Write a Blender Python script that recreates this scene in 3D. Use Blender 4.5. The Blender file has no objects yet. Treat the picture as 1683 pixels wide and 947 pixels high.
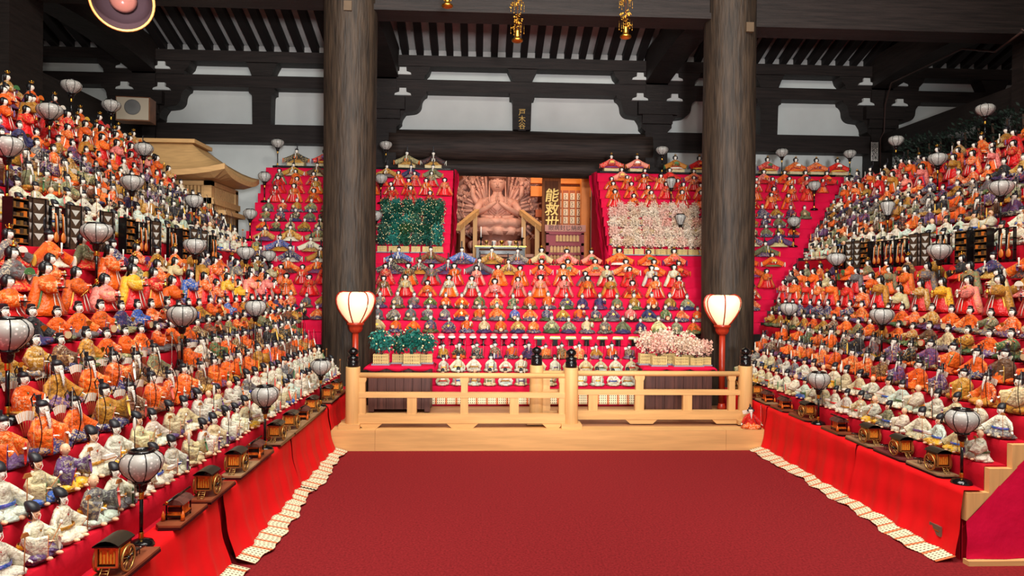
import bpy, math, random
from mathutils import Vector, Matrix
R = random.Random(7)
C = bpy.context.scene.collection
pi = math.pi
sin, cos = math.sin, math.cos

# ------------------------------------------------------------------ helpers
def lin(r, g, b):
    f = lambda c: (c/255/12.92) if c/255 <= .04045 else ((c/255+.055)/1.055)**2.4
    return (f(r), f(g), f(b), 1)

class MB:
    """collects faces with materials, builds ONE mesh"""
    def __init__(s): s.v = []; s.f = []; s.m = []; s.s = []; s.mats = []
    def mi(s, m):
        if m not in s.mats: s.mats.append(m)
        return s.mats.index(m)
    def face(s, idx, m, sm=False): s.f.append(idx); s.m.append(s.mi(m)); s.s.append(sm)
    def add(s, vs, fs, m, sm=False):
        b = len(s.v); s.v += [tuple(v) for v in vs]
        for f in fs: s.face([b+i for i in f], m, sm)
        return b
    def box(s, x0, x1, y0, y1, z0, z1, m, M=None):
        vs = [(x, y, z) for z in (z0, z1) for y in (y0, y1) for x in (x0, x1)]
        if M is not None: vs = [M @ Vector(v) for v in vs]
        s.add(vs, [(0,2,3,1),(4,5,7,6),(0,1,5,4),(2,6,7,3),(0,4,6,2),(1,3,7,5)], m)
    def loft(s, rings, m, cap0=True, cap1=True, sm=True, capm=None, closed=True, mats=None):
        n = len(rings[0]); b = len(s.v)
        for r in rings: s.v += [tuple(p) for p in r]
        k = n if closed else n-1
        for i in range(len(rings)-1):
            mm = mats[i] if mats else m
            for j in range(k):
                a = b+i*n+j; c = b+i*n+(j+1) % n
                s.face([a, c, c+n, a+n], mm, sm)
        if closed and cap0: s.face([b+j for j in range(n)][::-1], capm or m)
        if closed and cap1: s.face([b+(len(rings)-1)*n+j for j in range(n)], capm or m)
    def lathe(s, prof, m, n=14, o=(0,0,0), cap0=True, cap1=True, sm=True, sx=1, sy=1, M=None, mats=None):
        rings = []
        for r, z in prof:
            ring = [Vector((o[0]+sx*r*cos(2*pi*j/n), o[1]+sy*r*sin(2*pi*j/n), o[2]+z)) for j in range(n)]
            if M is not None: ring = [M @ p for p in ring]
            rings.append(ring)
        s.loft(rings, m, cap0, cap1, sm, mats=mats)
    def tube(s, pts, r, m, n=6, sm=True, cap=True):
        pts = [Vector(p) for p in pts]; rs = r if isinstance(r, (list, tuple)) else [r]*len(pts)
        rings = []; ref = Vector((0,0,1))
        for i, p in enumerate(pts):
            t = (pts[min(i+1, len(pts)-1)]-pts[max(i-1, 0)]).normalized()
            if abs(t.dot(ref)) > .95: ref = Vector((1,0,0)) if abs(t.x) < .9 else Vector((0,1,0))
            u = (ref-ref.dot(t)*t).normalized(); w = t.cross(u)
            rings.append([p+rs[i]*(cos(2*pi*j/n)*u+sin(2*pi*j/n)*w) for j in range(n)])
        s.loft(rings, m, cap, cap, sm)
    def egg(s, c, rx, ry, rz, m, nu=10, nv=7, fn=None, keep=None):
        c = Vector(c); b = len(s.v); g = []
        for i in range(nv+1):
            th = pi*i/nv
            for j in range(nu):
                ph = 2*pi*j/nu
                d = Vector((sin(th)*cos(ph), sin(th)*sin(ph), cos(th)))
                p = Vector((d.x*rx, d.y*ry, d.z*rz))
                if fn: p = fn(p, d)
                s.v.append(tuple(c+p)); g.append(d)
        for i in range(nv):
            for j in range(nu):
                q = [i*nu+j, (i+1)*nu+j, (i+1)*nu+(j+1) % nu, i*nu+(j+1) % nu]
                if keep:
                    d = (g[q[0]]+g[q[1]]+g[q[2]]+g[q[3]])/4
                    if not keep(d): continue
                s.face([b+k for k in q], m, True)
    def prism(s, poly, d0, d1, m, axis='y', sm=False):
        """poly: 2-D outline; extruded along axis from d0 to d1"""
        f = {'y': lambda a, b, d: (a, d, b), 'x': lambda a, b, d: (d, a, b), 'z': lambda a, b, d: (a, b, d)}[axis]
        n = len(poly)
        vs = [f(a, b, d0) for a, b in poly]+[f(a, b, d1) for a, b in poly]
        fs = [tuple(range(n)), tuple(range(2*n-1, n-1, -1))]+[(i, i+n, (i+1) % n+n, (i+1) % n) for i in range(n)]
        s.add(vs, fs, m, sm)
    def mesh(s, name):
        me = bpy.data.meshes.new(name); me.from_pydata(s.v, [], s.f)
        for m in s.mats: me.materials.append(m)
        me.polygons.foreach_set('material_index', s.m); me.polygons.foreach_set('use_smooth', s.s)
        me.update(); return me
    def obj(s, name, parent=None, loc=(0,0,0), rz=0, color=None):
        return link(name, s.mesh(name), parent, loc, rz, color)

def link(name, me, parent=None, loc=(0,0,0), rz=0, color=None, sc=None):
    o = bpy.data.objects.new(name, me); C.objects.link(o)
    o.parent = parent; o.location = loc
    if rz: o.rotation_euler = (0, 0, rz)
    if color: o.color = color
    if sc: o.scale = (sc, sc, sc)
    return o
def tag(o, label, cat, group=None):
    o['label'] = label; o['category'] = cat
    if group: o['group'] = group
    return o
def thing(name, label, cat, loc=(0,0,0), rz=0, group=None, sc=None):
    return tag(link(name, None, None, loc, rz, None, sc), label, cat, group)
def struct(name, mb, loc=(0,0,0), rz=0):
    o = mb.obj(name, None, loc, rz); o['kind'] = 'structure'; return o
ORD = ('first second third fourth fifth sixth seventh eighth ninth tenth eleventh twelfth thirteenth fourteenth fifteenth sixteenth '
       'seventeenth eighteenth nineteenth twentieth').split()
def ordw(i):
    if i < 20: return ORD[i]
    t, u = divmod(i+1, 10)
    tens = {2: 'twent', 3: 'thirt', 4: 'fort', 5: 'fift', 6: 'sixt'}[t]
    return tens+'ieth' if u == 0 else tens+'y-'+ORD[u-1]

# ------------------------------------------------------------------ materials
def mat(name, col, rough=.6, metal=0, bump=0, bscale=60, var=0, vscale=8, emit=None, spec=.5, sheen=0, stretch=None, var2=None):
    m = bpy.data.materials.new(name); m.use_nodes = True; nt = m.node_tree; N = nt.nodes; L = nt.links
    p = N['Principled BSDF']; p.inputs['Roughness'].default_value = rough; p.inputs['Metallic'].default_value = metal
    p.inputs['Specular IOR Level'].default_value = spec
    p.inputs['Base Color'].default_value = col
    if sheen: p.inputs['Sheen Weight'].default_value = sheen
    if var or bump:
        tc = N.new('ShaderNodeTexCoord'); mp = N.new('ShaderNodeMapping'); L.new(tc.outputs['Object'], mp.inputs['Vector'])
        if stretch: mp.inputs['Scale'].default_value = stretch
    if var:
        n = N.new('ShaderNodeTexNoise'); n.inputs['Scale'].default_value = vscale; n.inputs['Detail'].default_value = 5
        L.new(mp.outputs[0], n.inputs['Vector'])
        r = N.new('ShaderNodeValToRGB'); L.new(n.outputs['Fac'], r.inputs['Fac'])
        c2 = var2 or tuple(min(1, c*(1+var)) for c in col[:3])+(1,)
        c1 = tuple(c*(1-var) for c in col[:3])+(1,)
        r.color_ramp.elements[0].position = .33; r.color_ramp.elements[1].position = .68
        r.color_ramp.elements[0].color = c1; r.color_ramp.elements[1].color = c2
        L.new(r.outputs['Color'], p.inputs['Base Color'])
    if bump:
        n2 = N.new('ShaderNodeTexNoise'); n2.inputs['Scale'].default_value = bscale; n2.inputs['Detail'].default_value = 3
        L.new(mp.outputs[0], n2.inputs['Vector'])
        b = N.new('ShaderNodeBump'); b.inputs['Strength'].default_value = bump; b.inputs['Distance'].default_value = .02
        L.new(n2.outputs['Fac'], b.inputs['Height']); L.new(b.outputs[0], p.inputs['Normal'])
    if emit:
        p.inputs['Emission Color'].default_value = emit[0]; p.inputs['Emission Strength'].default_value = emit[1]
    return m

def brocade(name, scale, amount, rough, gold, sheen=.3):
    """silk in the object's own colour with a woven pattern of lighter and gilt figures"""
    m = bpy.data.materials.new(name); m.use_nodes = True; nt = m.node_tree; N = nt.nodes; L = nt.links
    p = N['Principled BSDF']; p.inputs['Roughness'].default_value = rough; p.inputs['Specular IOR Level'].default_value = .35
    if sheen: p.inputs['Sheen Weight'].default_value = sheen
    oi = N.new('ShaderNodeObjectInfo'); tc = N.new('ShaderNodeTexCoord')
    ad = N.new('ShaderNodeVectorMath'); ad.operation = 'ADD'; L.new(tc.outputs['Object'], ad.inputs[0]); L.new(oi.outputs['Random'], ad.inputs[1])
    v = N.new('ShaderNodeTexVoronoi'); v.inputs['Scale'].default_value = scale; L.new(ad.outputs[0], v.inputs['Vector'])
    n = N.new('ShaderNodeTexNoise'); n.inputs['Scale'].default_value = scale*.45; n.inputs['Detail'].default_value = 3; L.new(ad.outputs[0], n.inputs['Vector'])
    mu = N.new('ShaderNodeMath'); mu.operation = 'SUBTRACT'; L.new(n.outputs['Fac'], mu.inputs[0])
    m2 = N.new('ShaderNodeMath'); m2.operation = 'MULTIPLY'; m2.inputs[1].default_value = .35; L.new(v.outputs['Distance'], m2.inputs[0]); L.new(m2.outputs[0], mu.inputs[1])
    r = N.new('ShaderNodeValToRGB'); r.color_ramp.elements[0].position = .33; r.color_ramp.elements[1].position = .39
    r.color_ramp.elements[0].color = (0,0,0,1); r.color_ramp.elements[1].color = (1,1,1,1); L.new(mu.outputs[0], r.inputs['Fac'])
    m3 = N.new('ShaderNodeMath'); m3.operation = 'MULTIPLY'; m3.inputs[1].default_value = amount; L.new(r.outputs['Color'], m3.inputs[0])
    pc = N.new('ShaderNodeValToRGB'); L.new(oi.outputs['Random'], pc.inputs['Fac']); pc.color_ramp.interpolation = 'CONSTANT'
    e = pc.color_ramp.elements
    cols = gold
    e[0].position = 0; e[0].color = cols[0]; e[1].position = 1/len(cols); e[1].color = cols[1]
    for i, c in enumerate(cols[2:], 2):
        x = e.new(i/len(cols)); x.color = c
    mx = N.new('ShaderNodeMix'); mx.data_type = 'RGBA'
    L.new(m3.outputs[0], mx.inputs[0]); L.new(oi.outputs['Color'], mx.inputs[6]); L.new(pc.outputs['Color'], mx.inputs[7])
    L.new(mx.outputs[2], p.inputs['Base Color'])
    w = N.new('ShaderNodeTexNoise'); w.inputs['Scale'].default_value = 46; w.inputs['Detail'].default_value = 2.5; L.new(ad.outputs[0], w.inputs['Vector'])
    b = N.new('ShaderNodeBump'); b.inputs['Strength'].default_value = .9; b.inputs['Distance'].default_value = .014
    L.new(w.outputs['Fac'], b.inputs['Height']); L.new(b.outputs[0], p.inputs['Normal'])
    return m

def randcol(name, cols, rough=.5):
    m = bpy.data.materials.new(name); m.use_nodes = True; nt = m.node_tree; N = nt.nodes; L = nt.links
    p = N['Principled BSDF']; p.inputs['Roughness'].default_value = rough
    oi = N.new('ShaderNodeObjectInfo'); pc = N.new('ShaderNodeValToRGB'); L.new(oi.outputs['Random'], pc.inputs['Fac']); pc.color_ramp.interpolation = 'CONSTANT'
    e = pc.color_ramp.elements
    e[0].position = 0; e[0].color = cols[0]; e[1].position = 1/len(cols); e[1].color = cols[1]
    for i, c in enumerate(cols[2:], 2):
        x = e.new(i/len(cols)); x.color = c
    L.new(pc.outputs['Color'], p.inputs['Base Color']); return m

P = dict(orange=lin(228,92,8), red=lin(206,14,16), gold=lin(176,122,36), brown=lin(104,66,42), navy=lin(44,44,92), purple=lin(88,58,104),
         green=lin(62,92,52), sage=lin(112,114,80), black=lin(34,34,38), white=lin(214,206,184), cream=lin(200,182,138), pink=lin(236,128,116),
         blue=lin(44,86,168), grey=lin(100,95,98), yellow=lin(228,168,32), mint=lin(196,212,194), lemon=lin(226,216,150), teal=lin(40,100,110))
AM = lambda n: 'an' if n[0] in 'aeiou' else 'a'
BRO = brocade('silk_brocade', 150, .5, .5, [lin(206,156,74), lin(226,196,130), lin(196,84,26), lin(120,40,24), lin(226,206,170), lin(74,58,40)], .08)
PLAIN = brocade('plain_silk', 110, .5, .42, [lin(176,168,140), lin(150,150,140), lin(204,186,140), lin(186,190,170), lin(210,196,160)], .1)
SATIN = brocade('satin', 60, .12, .36, [lin(236,60,46), lin(190,20,16), lin(236,90,40)], .1)
LINING = randcol('robe_lining', [lin(222,40,30), lin(240,236,220), lin(236,120,40), lin(70,120,70), lin(240,236,220), lin(110,60,120), lin(226,90,80), lin(228,180,70)])
COLLAR = randcol('collar_silk', [lin(240,232,214), lin(226,50,40), lin(240,232,214), lin(120,160,90), lin(236,150,50), lin(120,80,140)])
FACE = mat('white_face', lin(243,236,222), .35)
SKIN = mat('peach_face', lin(236,188,150), .4)
INK = mat('face_ink', lin(26,20,20), .4)
LIP = mat('lip_red', lin(190,36,40), .4)
HAIR = mat('black_hair', lin(16,16,19), .42)
WHITEHAIR = mat('white_hair', lin(222,214,204), .6, bump=.5, bscale=200)
HATM = mat('black_gauze', lin(30,31,37), .45)
GOLDM = mat('gilt_metal', lin(226,172,70), .3, 1)
CORD = mat('white_cord', lin(232,226,212), .6)
LACQ = mat('black_lacquer', lin(14,13,14), .16)
DSKIN = mat('drum_skin', lin(204,176,132), .6)
WOODP = mat('prop_wood', lin(166,104,52), .5)
REDL = mat('red_lacquer', lin(170,48,24), .3, var=.15, vscale=12, stretch=(1,1,.2))
CENTER_CLOTH = mat('crimson_cloth', lin(206, 3, 58), .75, bump=.35, bscale=9, var=.07, vscale=5, spec=.2)
SIDE_CLOTH = mat('deep_red_cloth', lin(184, 8, 34), .78, bump=.35, bscale=9, var=.07, vscale=5, spec=.2)
DRAPE = mat('scarlet_drape', lin(222, 12, 20), .62, bump=.3, bscale=7, var=.06, vscale=5, spec=.25)
CARPET = mat('red_carpet', lin(160, 42, 46), .95, bump=.8, bscale=320, var=.24, vscale=70, spec=.1)
TIMBER = mat('dark_timber', lin(36,29,26), .6, var=.35, vscale=6, stretch=(.5,.5,6), bump=.3, bscale=25, spec=.35)
TIMBERH = mat('dark_timber_beam', lin(38,30,27), .6, var=.4, vscale=6, stretch=(.35,6,6), bump=.3, bscale=25, spec=.35)
LOG = mat('weathered_log', lin(54,43,37), .6, var=.55, vscale=5, stretch=(.3,5,5), bump=.3, bscale=20, spec=.3)
PILLAR = mat('pillar_wood', lin(52,43,35), .58, var=.45, vscale=9, stretch=(2.6,2.6,.3), bump=.5, bscale=16, spec=.3, var2=lin(70,56,43))
PLASTER = mat('white_plaster', lin(216,220,216), .9, var=.05, vscale=2, spec=.1)
PINE = mat('pine_wood', lin(216,168,108), .5, var=.12, vscale=5, stretch=(.4,5,5), spec=.3)
PINEV = mat('pine_wood_upright', lin(214,166,106), .5, var=.12, vscale=5, stretch=(5,5,.4), spec=.3)
SHRINEW = mat('shrine_cypress', lin(196,156,104), .5, var=.12, vscale=5, stretch=(1,6,6), spec=.3)
BROWNW = mat('brown_board', lin(84,48,40), .5, var=.4, vscale=6, stretch=(6,6,.4))
BOARD = mat('base_board', lin(128,66,40), .4, var=.2, vscale=8)
BRASS = mat('old_brass', lin(190,150,84), .35, .8)

# ------------------------------------------------------------------ camera (hand-held: a little yaw and roll)
yaw, pitch, roll, fpx = .0472, -.0048, .0091, 1131.34
F = Vector((sin(yaw)*cos(pitch), cos(yaw)*cos(pitch), sin(pitch))); R0 = Vector((cos(yaw), -sin(yaw), 0)); U0 = R0.cross(F)
Rc = R0*cos(roll)+U0*sin(roll); Uc = -R0*sin(roll)+U0*cos(roll)
cam = bpy.data.cameras.new('camera'); cam.lens = 36*fpx/1683; cam.sensor_width = 36; cam.clip_start = .05; cam.clip_end = 200
co = bpy.data.objects.new('camera', cam); C.objects.link(co)
co.matrix_world = Matrix(((Rc.x, Uc.x, -F.x, 0), (Rc.y, Uc.y, -F.y, 0), (Rc.z, Uc.z, -F.z, 1.6), (0, 0, 0, 1)))
bpy.context.scene.camera = co


# ------------------------------------------------------------------ the hall
ZT = .197                                   # stage deck height
b = MB(); b.box(-9, 11, -4, 6.62, -.05, 0, CARPET); struct('floor', b)
b = MB(); b.box(-9, 11, 6.62, 16.5, -.05, 0, BROWNW); struct('floor', b)
DECK = mat('deck_boards', lin(176, 124, 84), .5, var=.15, vscale=5, stretch=(.5,5,5))
b = MB(); b.box(-1.42, 2.93, 6.78, 8.05, .0, ZT-.012, DECK); struct('floor_stage', b)
b = MB()
for x0, x1 in ((-1.40, -.985), (-.983, 2.42), (2.422, 2.915)):
    b.box(x0, x1, 6.615, 6.80, 0, ZT, PINE)
struct('trim_1', b)

# round pillars, slightly irregular, each with a square wooden peg
def pillar(x, pegz, pegx, seed):
    rr = random.Random(seed); b = MB(); n = 40; rings = []
    for i in range(34):
        z = i*.2
        rings.append([(x+(.31+.004*sin(z*1.3+seed)+.003*sin(5*a+z*.7+seed)+rr.uniform(-.0012, .0012))*cos(a),
                       8.3+(.31+.004*sin(z*1.3+seed)+.003*sin(5*a+z*.7+seed))*sin(a), z) for a in [2*pi*j/n for j in range(n)]])
    b.loft(rings, PILLAR)
    pg = mat('peg_wood', lin(92, 72, 48), .6, var=.2)
    b.box(x+pegx-.045, x+pegx+.045, 7.97, 8.06, pegz-.055, pegz+.055, pg)
    o = struct('pillar', b)
pillar(-1.555, 4.78, .02, 1); pillar(3.034, 4.66, .12, 4)

for x0, x1, z in ((-9, -1.6, 4.93), (-1.6, 3.0, 4.82), (3.0, 11, 4.74)):
    b = MB(); b.box(x0, x1, 8.2, 8.5, z+.07, 5.6, TIMBERH); b.box(x0, x1, 8.17, 8.53, z, z+.07, TIMBERH); struct('beam', b)
for x, w in ((-5.6, .3), (7.15, .3), (-11, .3)):
    b = MB(); b.box(x-w, x+w, 8.0, 8.6, 0, 7, TIMBER); struct('column', b)

# back wall: plaster with timber frame
b = MB()
for x0, x1, z0, z1 in ((-12, -.45, 0, 3.55), (1.96, 13, 0, 3.55), (-12, 13, 3.55, 5.85)):
    b.box(x0, x1, 12, 12.15, z0, z1, PLASTER)
struct('wall_back', b)
WX = (-9.7, -5.6, -1.62, 3.02, 7.0, 11.1); SX = (-7.65, -3.68, .70, 5.0, 9.05)
for x in WX:
    b = MB(); b.box(x-.19, x+.19, 11.72, 12.02, 0, 5.44, TIMBER); struct('column', b)
def cyl_x(b, x0, x1, y, z, r, m, seed, sy=1):
    rings = []
    for i in range(25):
        x = x0+(x1-x0)*i/24
        rings.append([(x, y+sy*(r+.012*sin(x*2.1+seed)+.008*sin(3*a+x*3))*cos(a), z+(r+.008*sin(x*1.7+seed))*sin(a)) for a in [2*pi*j/18 for j in range(18)]])
    b.loft(rings, m)
for x0, x1 in ((-12, -1.5), (2.9, 13)):
    b = MB(); b.box(x0, x1, 11.76, 12.02, 3.95, 4.255, TIMBERH); struct('beam', b)
b = MB(); cyl_x(b, -1.55, 2.95, 11.86, 3.985, .258, LOG, 1, .75); struct('beam', b)
b = MB(); cyl_x(b, -1.55, 2.95, 11.88, 3.60, .143, LOG, 5); struct('beam', b)
b = MB(); b.box(-12, 13, 11.74, 12.02, 4.865, 5.065, TIMBERH); struct('beam', b)
b = MB(); b.box(-12, 13, 11.70, 12.02, 5.28, 5.46, TIMBERH); struct('beam', b)
q_ = lambda z: 4.25+(z-4.31)*1.08 if z < 5 else 5.06+(z-5.15)*1.5
# curved brackets on the columns, struts between them
def arc(cx, cz, rx, rz, a0, a1, n=6): return [(cx+rx*cos(math.radians(a0+(a1-a0)*i/n)), cz+rz*sin(math.radians(a0+(a1-a0)*i/n))) for i in range(n+1)]
for x in WX:
    b = MB()
    half = [(.70, 4.885), (.69, 4.835)]+arc(.70, 4.70, .10, .13, 100, 180, 4)[1:]+arc(.45, 4.70, .15, .14, 0, -85, 5)[1:]+[(.33, 4.545)]+arc(.36, 4.40, .10, .13, 110, 190, 4)[1:]+[(.19, 4.31)]
    poly = half+[(-a, z) for a, z in half[::-1]]
    b.prism([(x+a, q_(z)) for a, z in poly], 11.73, 12.01, TIMBER)
    half = [(.76, 5.30), (.73, 5.24), (.66, 5.19), (.65, 5.15)]
    b.prism([(x+a, q_(z)) for a, z in half+[(-a, z) for a, z in half[::-1]]], 11.72, 12.01, TIMBER)
    b.box(x-.34, x+.34, 11.62, 11.75, 4.53, 4.75, TIMBER); b.box(x-.26, x+.26, 11.66, 11.75, 4.38, 4.53, TIMBER)
    struct('beam_bracket', b)
    for sx in (-1, 1):
        for z0 in (4.78, 5.13):
            b = MB()
            bell = [(-.14, 0), (.14, 0), (.13, .03), (.06, .055), (.055, .12), (-.055, .12), (-.06, .055), (-.13, .03)]
            b.prism([(x+sx*.30+a, z0+z) for a, z in bell], 11.685, 11.76, PLASTER); struct('wall_plaster_gap', b)
for x in SX:
    b = MB()
    half = [(.21, 4.885), (.21, 4.80)]+arc(.19, 4.74, .03, .06, 90, 180, 3)[1:]+[(.15, 4.31)]
    b.prism([(x+a, q_(z)) for a, z in half+[(-a, z) for a, z in half[::-1]]], 11.75, 12.01, TIMBER)
    half = [(.26, 5.30), (.2, 5.22), (.16, 5.15)]
    b.prism([(x+a, q_(z)) for a, z in half+[(-a, z) for a, z in half[::-1]]], 11.74, 12.01, TIMBER)
    struct('beam_strut', b)

# eaves: dark rafters with white boards between
BOARDW = mat('white_eave_boards', lin(186, 184, 180), .8, var=.1, vscale=5, var2=lin(196, 194, 190))
sl = .34
b = MB()
b.add([(-12, 12.1, 5.58), (13, 12.1, 5.58), (13, 7.4, 5.58+sl*4.7), (-12, 7.4, 5.58+sl*4.7), (-12, 12.1, 5.66), (13, 12.1, 5.66), (13, 7.4, 5.66+sl*4.7), (-12, 7.4, 5.66+sl*4.7)],
      [(0,1,2,3),(4,7,6,5),(0,4,5,1),(2,6,7,3),(0,3,7,4),(1,5,6,2)], BOARDW)
b.box(-12, 13, 11.86, 12.0, 5.43, 5.60, BOARDW)
struct('ceiling_eaves', b)
x = -11.9
RAFT = mat('dark_rafter', lin(26, 21, 20), .7)
k = 0
while x < 12.8:
    b = MB(); w = .058
    vs = [(x+sx*w, y, 5.455+sl*(11.95-y)+dz) for y in (11.98, 7.5) for dz in (0, .135) for sx in (-1, 1)]
    b.add(vs, [(0,2,3,1),(4,5,7,6),(0,1,5,4),(2,6,7,3),(0,4,6,2),(1,3,7,5)], RAFT)
    struct('rafter', b); x += .2525
# beams running from the pillar row back to the wall
for x, w in ((-5.6, .2), (-1.6, .2), (3.02, .2), (7.0, .2)):
    b = MB()
    n = 10; 
    for i in range(n):
        y0 = 8.4+3.4*i/n; y1 = 8.4+3.4*(i+1)/n
        c = lambda y: 5.08+.1*sin(pi*(y-8.4)/3.4)
        b.add([(x-w, y0, c(y0)), (x+w, y0, c(y0)), (x+w, y1, c(y1)), (x-w, y1, c(y1)), (x-w, y0, 5.62), (x+w, y0, 5.62), (x+w, y1, 5.62), (x-w, y1, 5.62)],
              [(0,3,2,1),(4,5,6,7),(0,1,5,4),(2,3,7,6),(0,4,7,3),(1,2,6,5)], TIMBER)
    struct('beam', b)
for x0, x1 in ((-5.85, -5.62), (6.98, 7.2)):
    b = MB(); b.box(x0, x1, 8.5, 11.8, 3.97, 4.27, TIMBER); struct('beam', b)
b = MB(); b.box(-12, 13, -3.5, 8.3, 7.15, 7.25, RAFT); struct('ceiling', b)
b = MB(); b.box(-12.1, -12, -3.5, 12, 0, 7.3, TIMBER); struct('wall_left', b)
b = MB(); b.box(13, 13.1, -3.5, 12, 0, 7.3, TIMBER); struct('wall_right', b)

# alcove behind the opening
ORW = mat('orange_painted_wood', lin(228, 128, 34), .5, var=.1, vscale=3)
ALC = mat('alcove_boards', lin(176, 86, 40), .6, var=.2, vscale=6, stretch=(6,6,.4))
b = MB(); b.box(-3.0, 4.5, 16, 16.1, 0, 6, ALC); struct('wall_alcove_back', b)
b = MB(); b.box(-3.1, -3.0, 12.15, 16, 0, 6, ALC); struct('wall_alcove_left', b)
b = MB(); b.box(4.5, 4.6, 12.15, 16, 0, 6, ALC); struct('wall_alcove_right', b)
b = MB(); b.box(-3.1, 4.6, 12.15, 16.1, 5.4, 5.5, ALC); struct('ceiling_alcove', b)
b = MB(); b.box(-3.0, 4.5, 12.15, 16, 1.5, 1.6, BROWNW); struct('floor_alcove', b)
for x0, x1, y in ((1.80, 1.95, 12.2), (.98, 1.10, 14.9), (-.62, -.47, 12.5)):
    b = MB(); b.box(x0, x1, y, y+.16, 1.6, 5.4, ORW); struct('column', b)
for z0, z1 in ((3.62, 3.78), (3.36, 3.56)):
    b = MB(); b.box(1.0, 4.5, 13.62, 13.75, z0, z1, ORW); struct('beam', b)
b = MB(); b.box(1.1, 4.5, 13.64, 13.72, 2.95, 3.10, ALC); struct('beam', b)

# ------------------------------------------------------------------ stepped stands under red cloth
Z0 = .4154; NT = 21
XL, XR, RUN, RISE = -1.45, 2.851, .137, .14           # side stands (treads run away from the aisle)
CY, CRUN, CRISE = 8.016, .1216, .1452                 # middle stand
xl = lambda k: XL-RUN*k
xr = lambda k: XR+RUN*k
yc = lambda k: CY+CRUN*k
zs = lambda k: Z0+RISE*k
zc = lambda k: Z0+CRISE*k
YR0 = 3.89                                            # near end of the stand with pine ends
YLE = lambda k: min(9.05 if k < 16 else 8.8, yc(k-1)-.02) if k > 4 else 7.96   # far end of a step of the speaker-side stand
YRE = lambda k: yc(k-1)-.02 if k > 4 else 7.96
rw = random.Random(3)
def wr(t, s, ph): return .0032*sin(t*7+ph)+.0025*sin(t*17.3+ph*2+s)+.0018*sin(t*31+ph*3)
def slab(axis, f, back, a0, a1, z0, z1, m, sgn):
    """cloth-covered step: front face at f (normal along sgn*axis), from a0 to a1 along the other axis"""
    b = MB(); n = max(4, int((a1-a0)/.07)); ph = rw.uniform(0, 9); rows = []
    P_ = (lambda d, a, z: (d, a, z)) if axis == 'x' else (lambda d, a, z: (a, d, z))
    for i in range(n+1):
        a = a0+(a1-a0)*i/n
        rows.append([P_(f+sgn*(.002+wr(a, 0, ph)), a, z0), P_(f+sgn*(.004+wr(a, 1, ph)*1.5), a, (z0+z1)/2), P_(f+sgn*(.003+wr(a, 2, ph)), a, z1-.004),
                     P_(f-sgn*.006, a, z1+wr(a, 3, ph)*.5), P_(back, a, z1)])
    b.loft(rows, m, closed=False)
    e = [P_(f, a0, z0), P_(f, a0, z1), P_(back, a0, z1), P_(back, a0, z0), P_(f, a1, z0), P_(f, a1, z1), P_(back, a1, z1), P_(back, a1, z0)]
    b.add(e, [(0,1,2,3),(4,7,6,5),(3,2,6,7)], m)
    return b
SPK, PNE, MID = 'speaker-side stand', 'pine-ended stand', 'behind balustrade'
TL = thing('stepped_doll_stand', 'red-clothed stepped doll stand under the loudspeaker, reaching up to a dark side beam', 'doll stand', (-1.45, 5, 0), 0, 'stepped doll stands')
TR = thing('stepped_doll_stand', 'red-clothed stepped doll stand with bare pine end boards', 'doll stand', (2.85, 5, 0), 0, 'stepped doll stands')
TC = thing('stepped_doll_stand', 'crimson stepped doll stand facing out behind the balustrade', 'doll stand', (.6, 8.0, 0), 0, 'stepped doll stands')
def sub(b, name, t, color=None):
    o = b.obj(name, t); o.location = -t.location; return o
for k in range(NT):
    zb = 0 if k == 0 else zs(k-1)
    sub(slab('x', xl(k), xl(NT)-.12, .9, YLE(k), zb, zs(k), SIDE_CLOTH, 1), 'cloth_step', TL)
    sub(slab('x', xr(k), xr(NT)+.15, YR0+.03, YRE(k), zb, zs(k), SIDE_CLOTH, -1), 'cloth_step', TR)
    zb = .1 if k == 0 else zc(k-1)
    segs = [(-3.2, min(xr(k)+.05, xr(NT)))] if k <= 10 else [(-3.2, -.41), (1.78, xr(k)+.05)]
    if k <= 4: segs = [(-3.2, -1.89), (-1.22, 2.70), (3.37, xr(k)+.05)] if k > 3 else [(-1.22, 2.70)]
    for x0, x1 in segs:
        sub(slab('y', yc(k), 10.95, x0, x1, zb, zc(k), CENTER_CLOTH, -1), 'cloth_step', TC)
# ruffled cloth hanging down both cheeks of the opening
for xx, s in ((-.41, 1), (1.78, -1)):
    b = MB(); rows = []
    for i in range(30):
        z = zc(10)-.02+i/29*(zc(20)-zc(10)+.03)
        y0 = CY+(z-Z0)/CRISE*CRUN-.05
        rows.append([(xx+s*(.045+.02*sin(z*9+j*2.1)+.016*sin(j*1.3+z*3)), y0+j*.05-.02*(j == 0), z) for j in range(9)])
    b.loft(rows, CENTER_CLOTH, closed=False); sub(b, 'side_drape', TC)
# black lacquered edge under the top row
b = MB(); b.box(-3.1, -.45, yc(20)-.012, yc(20)+.33, zc(20)+.001, zc(20)+.03, LACQ); sub(b, 'shelf_board', TC)
b = MB(); b.box(1.82, 5.5, yc(20)-.012, yc(20)+.33, zc(20)+.001, zc(20)+.03, LACQ); sub(b, 'shelf_board', TC)
# pine stringer and the cloth below it at the open end
b = MB()
top = []
for k in range(NT):
    top += [(xr(k)-.003, zs(k)-.006), (xr(k+1)-.003, zs(k)-.006)]
low = [(xr(NT), zs(NT-1)-.34), (xr(0), zs(0)-.17)]
poly = [(xr(0)-.003, zs(0)-.17)]+top+low[:1]
b2 = MB()
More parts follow.
